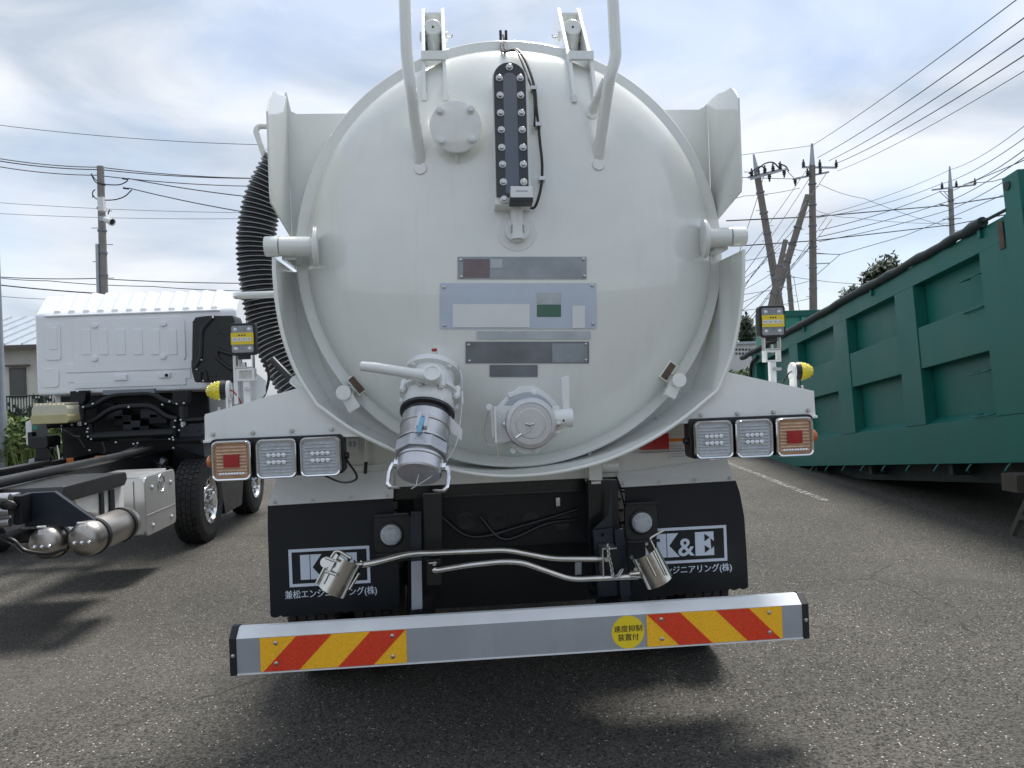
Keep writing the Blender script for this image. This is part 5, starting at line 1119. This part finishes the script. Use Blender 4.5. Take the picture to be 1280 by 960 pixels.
for x0, y0, x1, y1 in ((119, 570, 134, 580), (84, 573, 90, 583)):
    p_, q_ = atY(x0, y0, CY-.5), atY(x1, y1, CY-.5); MB().box(p_.x, q_.x, CY-.52, CY-.46, q_.z, p_.z).build('side_lamp', 'lens_orange', H, bev=.006)
MB().prism([xz(x, y, CY-.1) for x, y in ((223, 530), (252, 529), (256, 572), (222, 560))], CY-.1, CY+.1).build('mud_guard', 'dark_blue_black', H, bev=.01)
for i in range(3): MB().box(atY(224, 545, CY-.1).x, atY(250, 545, CY-.1).x, CY-.115, CY-.101, atY(235, 540+8*i, CY-.1).z, atY(235, 538+8*i, CY-.1).z).build('guard_rib', 'dark_blue_black', H)
MB().prism([(WY-.2, 1.02), (WY+.0, 1.06), (WY+.6, 1.06), (WY+.6, 1.09), (WY+.0, 1.09), (WY-.22, 1.05)], XR-.3, XR-.02, 'X').build('wheel_arch', 'black_plastic', H)
# chassis rails running back towards the camera
for xx in (XR-.55, XR-1.30):
    rl_ = MB().box(xx-.035, xx+.035, -.6, 6.8, .70, .93).build('chassis_rail', 'black_frame', H, bev=.006)
    MB().box(xx-.08, xx+.03, -.6, 4.4, .931, .94).build('rail_flange', 'black_frame', rl_)
for yy in (.2, 1.6, 3.0, 4.2): MB().box(XR-1.265, XR-.585, yy, yy+.1, .72, .9).build('cross_member', 'black_frame', H, bev=.004)
MB().tube([V(XR-.42, -.5, .99), V(XR-.42, 2.0, .985), V(XR-.5, 4.8, .98)], .036, 12).build('air_pipe', 'black_plastic', H)
MB().tube([V(XR-1.1, -.5, .80), V(XR-.9, 4.4, .85)], .05, 12).build('propeller_shaft', 'black_frame', H)
# aluminium silencer box just behind the wheel
s0, s1 = atX(183, 640, XR).y, atX(219, 620, XR).y
zt2, zb2 = atX(183, 596, XR).z, atX(184, 671, XR).z
sb = MB().box(XR-.50, XR-.03, s0+.02, s1, zb2+.01, zt2-.01).build('silencer_box', 'alu_bright', H, bev=.01)
cover = MB().prism(rrect(s0, s1+.02, zb2, zt2, .05), XR-.03, XR-.004, 'X').build('box_cover', 'alu_bright', sb, bev=.008)
MB().box(XR-.50, XR-.06, s0+.04, s1-.02, zt2-.01, zt2+.012).build('box_lid', 'alu_bright', sb, bev=.01)
for j in range(3): MB().box(XR-.48+j*.15, XR-.40+j*.15, s0+.005, s0+.021, zb2+.02, zt2-.03).build('box_rib', 'alu_bright', sb, bev=.006)
em = atX(202, 603.5, XR)
MB().tube([V(XR-.003, em.y+.07*math.cos(2*PI*i_/28), em.z+.075*math.sin(2*PI*i_/28)) for i_ in range(29)], .006, 8).build('emblem_ring', 'alu', cover); MB().box(XR-.004, XR+.001, em.y-.045, em.y+.045, em.z+.005, em.z+.022).build('emblem_mark', 'alu', cover); MB().box(XR-.004, XR+.001, em.y-.012, em.y+.012, em.z-.05, em.z+.004).build('emblem_mark', 'alu', cover)
for px, py in ((190.5, 609.5), (213.5, 603), (192, 657), (215, 646)):
    q = atX(px, py, XR); MB().lathe(V(XR-.005, q.y, q.z), (1, 0, 0), [(0, .03), (.004, .022), (.012, .016), (.016, .01)], 12).build('cover_bolt', 'alu_bright', cover)
MB().box(XR-.006, XR-.0, s0+.02, s1, (zt2+zb2)/2-.08, (zt2+zb2)/2-.072).build('cover_fold', 'alu', cover)
# battery box with black lid and air tanks
t0 = atX(160, 610, XR-.02).y; b0_ = 3.05
bt = MB().prism([(t0+.02, .60), (t0+.02, .86), (t0-.75, .86), (t0-.62, .62)], XR-.48, XR-.06, 'X').build('battery_box', 'sticker_white', H, bev=.01)
MB().prism([(t0+.0, .875), (t0-.02, .93), (t0-.25, .94), (t0-.95, .94), (t0-1.0, .87), (t0-.85, .83), (t0-.05, .83)], XR-.60, XR-.02, 'X').build('battery_lid', 'black_plastic', bt, bev=.012)
MB().box(XR-.30, XR-.20, t0-.78, t0-.74, .62, .80).build('battery_strap', 'black_plastic', bt, bev=.006); MB().box(XR-.059, XR-.045, t0-.25, t0-.17, .62, .82).build('battery_strap', 'black_plastic', bt, bev=.006); MB().box(XR-.059, XR-.045, t0-.4, t0-.34, .62, .82).build('battery_strap', 'black_plastic', bt, bev=.006)
MB().box(XR-.60, XR-.02, t0-.9, t0+.04, .575, .60).build('tank_bracket', 'black_frame', bt, bev=.005)
gs = [(76, 660), (130, 668), (112, 638), (93, 622), (32, 614), (32, 660)]
yq = t0-1.02
MB().prism([xz(x, y, yq) for x, y in ((32, 616), (70, 614), (90, 628), (124, 652), (105, 658), (33, 658))], yq-.02, yq+.02).build('gusset_plate', 'dark_blue_black', bt, bev=.005)
for px, Y in ((54, 2.25), (104, 2.35)):
    c = atY(px, 680 if px < 60 else 675, yq-.10); r = .106 if px < 60 else .112
    tk = MB().lathe(V(c.x, yq-.12, c.z), (0, 1, 0), [(0, .01), (.002, r*.4), (.014, r*.72), (.04, r*.93), (.075, r), (.62, r), (.66, r*.8)], 40).build('air_tank', 'satin', bt)
    for yy in (.12, .52): MB().lathe(V(c.x, yq-.12+yy, c.z), (0, 1, 0), [(0, r+.001), (0, r+.009), (.035, r+.009), (.035, r+.001)], 40).build('tank_strap', 'black_plastic', tk)
    for i in (-1, 0, 1): MB().ball(V(c.x+i*.045, yq-.118, c.z-.015), .016, 12).build('tank_fitting', 'chrome', tk)
    MB().box(c.x-.02, c.x+.02, yq-.116, yq-.105, c.z+.06, c.z+.09).build('tank_plate', 'sticker_white', tk); MB().box(c.x-.025, c.x+.025, yq-.122, yq-.105, c.z+.105, c.z+.115).build('tank_label', 'sticker_white', tk)
hc2 = [atY(x, y, yq-.18) for x, y in ((0, 668), (18, 676), (32, 688), (60, 692), (82, 686))]; MB().tube(smooth_path(hc2, 6), .011, 8).build('air_hose', 'cable_black', bt); MB().tube(smooth_path([p+V(-.01, -.01, -.02) for p in hc2[:3]], 6), .009, 8).build('air_hose', 'cable_black', bt)
for z_, r_ in (((618, 636)), ((646, 654))): pass
cx0 = atY(0, 640, yq-.1).x; vb = MB().box(cx0-.05, atY(21, 640, yq-.1).x, yq-.16, yq-.04, atY(10, 656, yq-.1).z, atY(10, 617, yq-.1).z).build('valve_block', 'cast_alu', bt, bev=.015)
for y in (621, 637, 651): MB().cyl(V(cx0-.05, yq-.17, atY(10, y, yq-.1).z), V(atY(21, y, yq-.1).x, yq-.17, atY(10, y, yq-.1).z), .028).build('valve_rib', 'alu', vb, bev=.004)
MB().ball(atY(10, 632, yq-.18), .045, 12, (1.1, .5, .8)).build('valve_port', 'cable_black', vb); MB().box(atY(22, 640, yq-.1).x, atY(31, 640, yq-.1).x, yq-.14, yq, atY(25, 655, yq-.1).z, atY(25, 619, yq-.1).z).build('valve_mount', 'black_frame', vb, bev=.006)
# rear wheel of that truck, just entering the frame
rw = MB().lathe(V(-2.92, 1.0, .42), (1, 0, 0), [(-.1, .25), (.1, .25)], 28).build('wheel', 'alu', H)
# ================================================================== BACKGROUND
def pole(px, ytop, dep, r, label, m_='concrete', group=None, bot=None, tip=1.0):
    t = atD(px, ytop, dep)
    base = V(t.x, t.y, 0)
    if bot: q = atD(bot[0], bot[1], dep); k = (t.z)/(t.z-q.z); base = t+(q-t)*k; base.z = 0
    o = empty('utility_pole', base, label, 'pole', group)
    ps = MB().tube([base-V(0, 0, .2), base.lerp(t, tip)], r, 14, rad=[r*1.15, r*.8]).build('shaft', m_, o)
    d = (t-base)
    for k in range(6):
        u = .45+.08*k; c = base+d*u; MB().lathe(c, d, [(-.03, r*1.08), (.03, r*1.08)], 14).build('band', 'galv_dark', ps)
    for k in range(10):
        c = base+d*(.3+.06*k); s = 1 if k % 2 else -1; MB().cyl(c, c+V(.32*s, 0, 0), .012, seg=6).build('step_bolt', 'galv_dark', ps)
    return o, t, base
def crossarm(o, px0, py0, px1, py1, dep, ins=((.1, 1), (.5, 1), (.9, 1)), th=.055, m_='galv', size=1.0):
    a_, b_ = atD(px0, py0, dep), atD(px1, py1, dep)
    ar = MB().tube([a_, b_], th, 4).build('crossarm', m_, o)
    for u, s in ins:
        c = a_.lerp(b_, u); MB().lathe(c+V(0, -.05, 0), (0, 0, s), [(0, .05), (.04, .085), (.08, .05), (.12, .09), (.16, .05), (.2, .075), (.24, .04), (.34*size, .03)], 10).build('insulator', 'insulator', ar)
    return ar
# left pole
P1, p1t, p1b = pole(125.5, 208, 24, .13, 'concrete utility pole with security camera rising behind the white cab', bot=(130, 368))
q = atD(130, 257, 23.8); MB().box(q.x-.09, q.x+.09, q.y-.25, q.y-.05, q.z-.22, q.z+.22, ).build('equipment_box', 'sticker_white', P1, bev=.02)
q = atD(130, 276, 23.8); cmr = MB().lathe(q+V(.12, -.2, 0), V(1, -.5, -.45), [(0, .09), (.26, .1), (.27, .12), (.34, .12), (.345, .1), (.30, .09), (.30, .01)], 16).build('security_camera', 'sticker_white', P1); MB().lathe(q+V(.12, -.2, 0)+V(1, -.5, -.45).normalized()*.305, V(1, -.5, -.45), [(0, .088), (.004, .085)], 14).build('camera_lens', 'print_black', cmr)
MB().box(q.x-.05, q.x+.16, q.y-.25, q.y-.1, q.z-.06, q.z+.1).build('camera_bracket', 'galv', P1, bev=.01)
MB().tube([p1b+V(-.14, -.12, 0), p1b.lerp(p1t, .72)+V(-.12, -.12, 0)], .05, 8).build('conduit', 'galv', P1)
for pts in (((114, 217), (120, 225), (130, 230), (148, 231), (158, 227), (160, 223)), ((114, 218), (120, 228), (132, 232)), ((116, 247), (116, 240), (119, 237)), ((116, 244), (122, 249), (140, 250), (155, 246), (165, 237)), ((135, 268), (137, 262))):
    MB().tube(smooth_path([atD(x, y, 23.7) for x, y in pts], 5), .018, 6).build('jumper_cable', 'wire', P1)
for x, y in ((156, 223), (157, 235)): MB().cyl(atD(x-3, y, 23.7), atD(x+4, y+1, 23.7), .03, seg=8).build('cable_clamp', 'wire', P1)
# right poles
D1 = 34
P2, p2t, p2b = pole(1015, 181, D1, .17, 'straight concrete utility pole carrying two crossarms of insulators', bot=(1016.5, 384), m_='concrete_brown', tip=.92)
crossarm(P2, 1002.5, 209, 1046, 209.5, D1, ((.03, 1), (.5, 1), (.97, 1))); crossarm(P2, 991, 224, 1036, 215, D1, ((.05, -1), (.4, 1), (.75, 1)))
MB().tube([p2b.lerp(p2t, .915), p2t+V(0, 0, .05)], .1, 10, rad=[.13, .05]).build('tip', 'galv', P2); crossarm(P2, 1013, 330, 1037, 329, D1, (), th=.03)
P3, p3t, p3b = pole(942, 193, 32, .17, 'brown concrete utility pole leaning beside the tank with clustered insulators', bot=(976, 388), m_='concrete_brown', tip=.92)
MB().tube([p3b.lerp(p3t, .915), p3t], .1, 10, rad=[.13, .04]).build('tip', 'galv', P3)
crossarm(P3, 935, 222, 976, 212, 32, ((.1, 1), (.3, 1), (.5, 1), (.75, 1), (.97, 1))); crossarm(P3, 938, 224, 984, 211, 31.6, ((.5, -1), (.9, -1)))
for pts in (((944, 215), (955, 205), (966, 203), (974, 210)), ((973, 204), (982, 208), (986, 214)), ((936, 217), (950, 208), (958, 212))): MB().tube(smooth_path([atD(x, y, 31.7) for x, y in pts], 5), .03, 6).build('jumper_cable', 'wire', P3)
pole(1010, 244, 33, .17, 'stay pole slanting up to the straight concrete utility pole', bot=(964, 388), m_='concrete_brown')
pole(982, 300, 31, .13, 'short leaning stay pole cut off beside the brown leaning pole', bot=(962, 386), m_='concrete_brown')
pole(983, 317, 36, .13, 'thin pole standing behind the slanting stay pole', bot=(990, 392), m_='concrete_brown')
P4, p4t, p4b = pole(1187, 208, 40, .15, 'concrete utility pole with one crossarm above the green container', bot=(1190, 290), tip=.9)
MB().tube([p4b.lerp(p4t, .895), p4t], .1, 10, rad=[.115, .04]).build('tip', 'galv', P4)
crossarm(P4, 1165, 237.5, 1219, 231, 40, ((.22, 1), (.55, 1), (.98, 1))); crossarm(P4, 1174, 255, 1190, 259, 40, (), .04); crossarm(P4, 1178, 274, 1202, 273, 40, (), .03)
for x0, y0, x1, y1 in ((1174, 239, 1186, 250), (1180, 239, 1186, 247)): MB().tube([atD(x0, y0, 40), atD(x1, y1, 40)], .02, 6).build('arm_stay', 'galv', P4)
# near grey steel pole at the far left edge
gq = gnd(4, 590); gp_ = empty('steel_pole', gq, 'thick grey painted steel pole standing left of the white cab', 'pole')
MB().lathe(V(gq.x, gq.y, 0), (0.0, 0, 1), [(0, .11), (1.3, .11), (1.32, .10), (8, .07)], 20).build('shaft', 'galv_dark', gp_); MB().lathe(V(gq.x, gq.y, 0), (0, 0, 1), [(0, .2), (.03, .2), (.03, .11)], 16).build('base_plate', 'galv_dark', gp_)
# wires: (points as pixel, depth), radius, tone
def wire(label, pts, r=.014, m_='wire', sag=0.0):
    if 925 <= pts[0][0] <= 966 and len(pts) == 2 and pts[1][0]-pts[0][0] > 20:
        (x0, y0, d0), (x1, y1, d1) = pts; k_ = 45/(x1-x0); pts = [(x0-45, y0-(y1-y0)*k_, d0)]+pts
    P_ = [atD(*p) for p in pts]; o_ = []; n = 10
    for i in range(len(P_)-1):
        for k in range(n): t = k/n; o_.append(P_[i].lerp(P_[i+1], t)-V(0, 0, sag*4*t*(1-t)))
    o_.append(P_[-1]); b_ = MB().tube(o_, r*1.2, 5).build('power_line', m_)
    return tag(b_, label, 'wire', 'overhead wires')
th_ = 'wire_thin'
wire('thin grey wire rising from the tip of the straight pole with two crossarms', [(1015, 182, 34), (1290, -15, 14)], .010, th_, .1)
for y0, x0, y1 in ((197, 1022, 15), (201, 1036, 41), (204, 1046, 63)): wire('one of three dark wires rising from the upper crossarm of the straight pole', [(x0, y0, 34), (1290, y1, 14)], .011, 'wire', .15)
wire('thin grey wire rising just under the three dark wires of the straight pole', [(1046, 214, 34), (1290, 83, 15)], .008, th_, .15)
wire('thin grey wire joining the tips of the leaning pole and the straight pole', [(940, 192, 32), (1015, 182, 34)], .009, th_)
wire('short dark wire ending at the insulators of the leaning pole beside the tank', [(930, 215, 31), (942, 215, 32)], .012)
wire('short dark wire linking the leaning pole insulators to the lower crossarm', [(984, 214, 32), (992, 222, 34)], .012); wire('dark wire under the leaning pole crossarm reaching the straight pole', [(966, 223, 32), (1000, 224, 34)], .012)
wire('thin grey wire passing the tip of the pole above the green container', [(1016, 272, 34), (1188, 212, 40), (1290, 150, 22)], .010, th_, .2); wire('thin grey wire passing just above the single crossarm pole insulators', [(1022, 272, 34), (1176, 230, 40), (1290, 166, 22)], .012, th_, .2)
wire('dark wire carried on the insulators of the single crossarm pole', [(1024, 288, 34), (1176, 239, 40), (1206, 230, 40), (1290, 180, 22)], .014, 'wire', .15); wire('dark wire passing just below the crossarm of the single crossarm pole', [(1024, 296, 34), (1190, 250, 40), (1290, 190, 22)], .014, 'wire', .1); wire('dark wire passing the short arm of the single crossarm pole', [(1024, 302, 34), (1188, 262, 40), (1290, 205, 22)], .013, 'wire', .1)
wire('dark wire leaving the outer end of the single crossarm', [(1212, 229, 40), (1240, 227, 36), (1290, 213, 22)], .016); wire('dark wire leaving the middle insulator of the single crossarm', [(1200, 234, 40), (1290, 196, 22)], .014)
wire('thick dark cable crossing level from the tank to the single crossarm pole, upper of two', [(908, 276, 30), (1016, 271, 34), (1180, 257, 40), (1290, 240, 26)], .022); wire('thick dark cable crossing level from the tank to the single crossarm pole, lower of two', [(930, 307, 30), (1017, 301, 34), (1190, 281, 40), (1290, 262, 26)], .02)
wire('bent grey cable climbing from the straight pole to the single crossarm pole', [(1017, 317, 34), (1050, 318, 34), (1130, 295, 38), (1190, 271, 40), (1290, 228, 26)], .014, th_); wire('short grey cable dropping back to the side arm of the straight pole', [(1018, 346, 34), (1050, 318, 34)], .012, th_)
wire('thin grey wire falling from the straight pole to the single crossarm pole', [(1024, 230, 34), (1080, 248, 36), (1189, 284, 40)], .010, th_, .1); wire('thin grey wire running nearly level from the straight pole', [(1018, 262, 34), (1066, 272, 36), (1188, 279, 40)], .009, th_, .1)
for a_ in (((932, 318, 30), (1012, 206, 34)), ((932, 340, 30), (1016, 216, 34)), ((940, 344, 30), (1034, 215, 34)), ((930, 296, 30), (956, 215, 32)), ((930, 386, 30), (1020, 300, 34)), ((950, 385, 31), (1034, 270, 34)), ((965, 362, 31), (1040, 274, 34)), ((960, 320, 31), (1012, 262, 34))):
    wire('steep dark wire slanting between the leaning pole and the straight pole', list(a_), .011, 'wire', .1)
for a_ in (((930, 348, 30), (975, 310, 31)), ((930, 362, 30), (980, 330, 32)), ((928, 378, 30), (972, 352, 31)), ((930, 326, 30), (985, 312, 33)), ((985, 310, 33), (1050, 318, 34)), ((930, 388, 30), (1016, 372, 34)), ((985, 345, 34), (1075, 355, 36)), ((930, 368, 30), (1016, 350, 34)), ((992, 345, 34), (1000, 392, 34)), ((930, 245, 30), (1000, 235, 34))):
    wire('faint grey wire in the tangle among the leaning poles', list(a_), .010, th_, .06)
wire('thin grey wire passing high above the pole with the security camera', [(-20, 154, 30), (330, 181, 30)], .011, th_, .15)
for y in (195, 198, 205): wire('dark wire carried on top of the pole with the security camera', [(-20, y, 22), (125 if y < 200 else 120, y+14, 24), (330, y+28-(3 if y == 198 else 0), 26)], .013, 'wire', .08)
wire('dark wire leaving the security camera pole, upper of two towards the black hose', [(160, 223, 24), (330, 248, 22)], .013, 'wire', .05); wire('dark wire leaving the security camera pole, lower of two towards the black hose', [(161, 235, 24), (330, 269, 22)], .013, 'wire', .05)
for y, y2 in ((252, 266), (266, 273)): wire('thin grey wire passing behind the security camera', [(-20, y, 30), (330, y2, 30)], .008, th_, .1)
wire('straight dark wire just above the white cab roof', [(-20, 345, 26), (120, 348, 26), (330, 354, 26)], .013, 'wire', .05); wire('dark wire sagging just above the white cab roof', [(-20, 345, 26), (60, 351, 26), (190, 358, 26), (330, 364, 26)], .011, 'wire', .04); wire('thick dark cable falling to the pole behind the white cab roof', [(-20, 354, 25), (127, 367, 24)], .017, 'wire', .03); wire('thin grey wire just above the seamed metal roof', [(-20, 368, 30), (60, 374, 30)], .010, th_, .03)
# ------------------------------------------------------------------ foliage
def leaves(c, rx, ry, rz, n, size, rng, shape=None):
    m = MB()
    for _ in range(n):
        while True:
            u = V(rng.uniform(-1, 1), rng.uniform(-1, 1), rng.uniform(-1, 1))
            if u.length < 1 and u.length > .35: break
        bump = .78+.3*math.sin(u.x*5+c.x)*math.cos(u.y*4+u.z*6)
        p = V(c.x+u.x*rx*bump, c.y+u.y*ry*bump, c.z+u.z*rz*bump)
        a_ = V(rng.uniform(-1, 1), rng.uniform(-1, 1), rng.uniform(-1, 1)).normalized(); b_ = a_.orthogonal().normalized(); s = size*rng.uniform(.6, 1.3)
        m._add([p-a_*s, p+b_*s*.45, p+a_*s, p-b_*s*.45], [(0, 1, 2, 3)])
    return m
rng = random.Random(11)
def tree(px, py, dep, rx, rz, n, size, label, m_='leaf_dark', name='broadleaf_tree', grp=None):
    c = atD(px, py, dep); o = empty(name, (c.x, c.y, 0), label, 'tree', grp)
    MB().tube([V(c.x, c.y, -.1), V(c.x+.1, c.y, c.z*.5), V(c.x, c.y, c.z+rz*.5)], .15, 8, rad=[.22, .15, .05]).build('trunk', 'bark', o)
    for k in range(5):
        a_ = k*1.3; MB().tube([V(c.x, c.y, c.z-rz*.6+.2*k), V(c.x+rx*.6*math.cos(a_), c.y+rx*.6*math.sin(a_), c.z+rz*.1+.1*k)], .04, 6, rad=[.07, .02]).build('limb', 'bark', o)
    leaves(c, rx, rx, rz, n, size, rng).build('crown', m_, o); return o
tree(1108, 345, 40, 1.1, 1.35, 900, .2, 'dark leafy treetop showing above the green container beside the crossarm pole'); tree(1090, 352, 41, .7, 1.0, 500, .2, 'smaller dark treetop just showing over the green container edge'); tree(1063, 372, 42, .6, .8, 300, .2, 'low dark treetop barely clearing the rolled tarp')
for i, (px, py, dep, rx, rz) in enumerate(((932, 420, 60, .7, 2.2), (938, 424, 61, .7, 1.9), (943, 428, 62, .8, 1.6))):
    tree(px, py, dep, rx, rz, 700, .28, ('narrow dark conifer behind the pale building, nearest the tank', 'narrow dark conifer behind the pale building, middle of three', 'narrow dark conifer behind the pale building, beside the green container')[i], name='conifer_tree', grp='conifers behind the pale building')
hg = empty('hedge', gnd(926, 520), 'green hedge in front of the pale far building', 'hedge')
hq = gnd(926, 520)
for i in range(5):
    c = V(hq.x-3+i*1.6, hq.y, atD(930, 462, (hq-CAM).dot(FWD)).z-.55); leaves(c, 1.1, .8, .75, 1500, .12, rng).build('foliage', 'leaf', hg); MB().tube([V(c.x, c.y, -.05), V(c.x, c.y, c.z)], .06, 6).build('stem', 'bark', hg)
# far pale building on the right
fb = atD(935, 445, 50); FB = empty('pale_building', (fb.x, fb.y+4, 0), 'pale far building with small square openings behind the hedge', 'building')
MB().box(fb.x-6, fb.x+14, fb.y, fb.y+8, 0, atD(935, 430, 50).z).build('wall', 'wall_pale', FB); MB().box(fb.x-6.2, fb.x+14.2, fb.y-.2, fb.y+8.2, atD(935, 430, 50).z, atD(935, 427, 50).z).build('roof', 'roof_metal', FB)
for i in range(9):
    for z in (437, 442): q = atD(920+i*4.2, z, 50); MB().box(q.x-.07, q.x+.07, fb.y-.03, fb.y-.002, q.z-.07, q.z+.07).build('opening', 'window_dark', FB)
# left building with seamed metal roof
ld = 26; lw0, lw1 = atD(-60, 430, ld), atD(42, 431, ld); ze = lw1.z; zr = atD(20, 397, ld+4).z
LB = empty('cream_building', (lw0.x-3, lw0.y+4, 0), 'single storey cream building with grey seamed metal roof behind the fence', 'building')
MB().box(lw0.x-10, lw1.x+1.8, lw0.y, lw0.y+7, 0, ze).build('wall', 'wall_cream', LB)
x0, x1, y0 = lw0.x-10.5, lw1.x+2.2, lw0.y-.5
rf = MB()._add([(x0, y0, ze), (x1, y0, ze), (x1, y0+4.5, zr), (x0, y0+4.5, zr), (x0, y0, ze-.1), (x1, y0, ze-.1), (x1, y0+4.5, zr-.1), (x0, y0+4.5, zr-.1)], [(0, 1, 2, 3), (4, 7, 6, 5), (0, 4, 5, 1), (1, 5, 6, 2), (2, 6, 7, 3), (3, 7, 4, 0)]).build('roof', 'roof_metal', LB)
for i in range(28):
    x = x0+.2+(x1-x0-.4)*i/27; MB()._add([(x-.02, y0, ze+.002), (x+.02, y0, ze+.002), (x+.02, y0, ze+.06), (x-.02, y0, ze+.06), (x-.02, y0+4.5, zr+.002), (x+.02, y0+4.5, zr+.002), (x+.02, y0+4.5, zr+.06), (x-.02, y0+4.5, zr+.06)], [(0, 1, 2, 3), (4, 7, 6, 5), (0, 4, 5, 1), (1, 5, 6, 2), (2, 6, 7, 3), (3, 7, 4, 0)]).build('roof_seam', 'roof_metal', rf)
MB().box(x0, x1, y0-.1, y0+.02, ze-.16, ze-.02).build('gutter', 'frame_brown', LB)
a_, b_ = atD(9, 460, ld), atD(30, 497, ld)
wn = MB().box(a_.x, b_.x, lw0.y-.05, lw0.y-.002, b_.z, a_.z).build('window', 'frame_brown', LB); MB().box(a_.x+.06, b_.x-.06, lw0.y-.055, lw0.y-.0505, b_.z+.06, a_.z-.06).build('pane', 'window_dark', wn); MB().box(a_.x-.1, b_.x+.15, lw0.y-.25, lw0.y-.001, a_.z+.05, a_.z+.1).build('awning', 'frame_brown', LB)
# fence and weeds
fq = gnd(20, 588); FN = empty('mesh_fence', fq, 'dark green mesh fence in front of the cream building', 'fence'); fz = atD(20, 495, (fq-CAM).dot(FWD)).z
for i in range(7): MB().cyl(V(fq.x-4+i*1.1, fq.y+.4, 0), V(fq.x-4+i*1.1, fq.y+.4, fz), .025, seg=8).build('post', 'tarp_dark', FN)
for zz in (fz, fz*.62, .15): MB().cyl(V(fq.x-4, fq.y+.4, zz), V(fq.x+2.6, fq.y+.4, zz), .018, seg=6).build('rail', 'tarp_dark', FN)
m = MB()
for i in range(110): x = fq.x-4+6.6*i/109; m.box(x-.008, x+.008, fq.y+.395, fq.y+.41, fz*.62, fz)
m.build('slat_mesh', 'tarp_dark', FN)
m = MB()
for i in range(60):
    x = fq.x-4+6.6*i/59
    for s in (-1, 1): m.tube([V(x, fq.y+.4, .12), V(x+s*fz*.5, fq.y+.4, fz*.62)], .004, 4)
m.build('chain_link_mesh', 'galv', FN)
hb_ = empty('fence_hedge', (fq.x-.5, fq.y+1.1, 0), 'dark hedge growing behind the mesh fence', 'hedge')
for i in range(4):
    c = V(fq.x-3.2+i*1.7, fq.y+1.1, fz*.5); leaves(c, 1.15, .5, fz*.55, 1500, .09, rng).build('foliage', 'leaf_dark', hb_); MB().tube([V(c.x, c.y, -.05), V(c.x, c.y, c.z)], .05, 6).build('stem', 'bark', hb_)
wd = leaves(V(fq.x-.2, fq.y, .6), 2.6, .5, .75, 5000, .09, rng)
for _ in range(500):
    x = fq.x-2.7+rng.random()*5; y = fq.y+rng.uniform(-.5, .3); h = rng.uniform(.4, 1.35); wd._add([V(x-.012, y, 0), V(x+.012, y, 0), V(x+rng.uniform(-.2, .2), y-.1, h)], [(0, 1, 2)])
tag(wd.build('weeds', 'weed'), 'tall light green weeds along the mesh fence', 'weeds', kind='stuff')
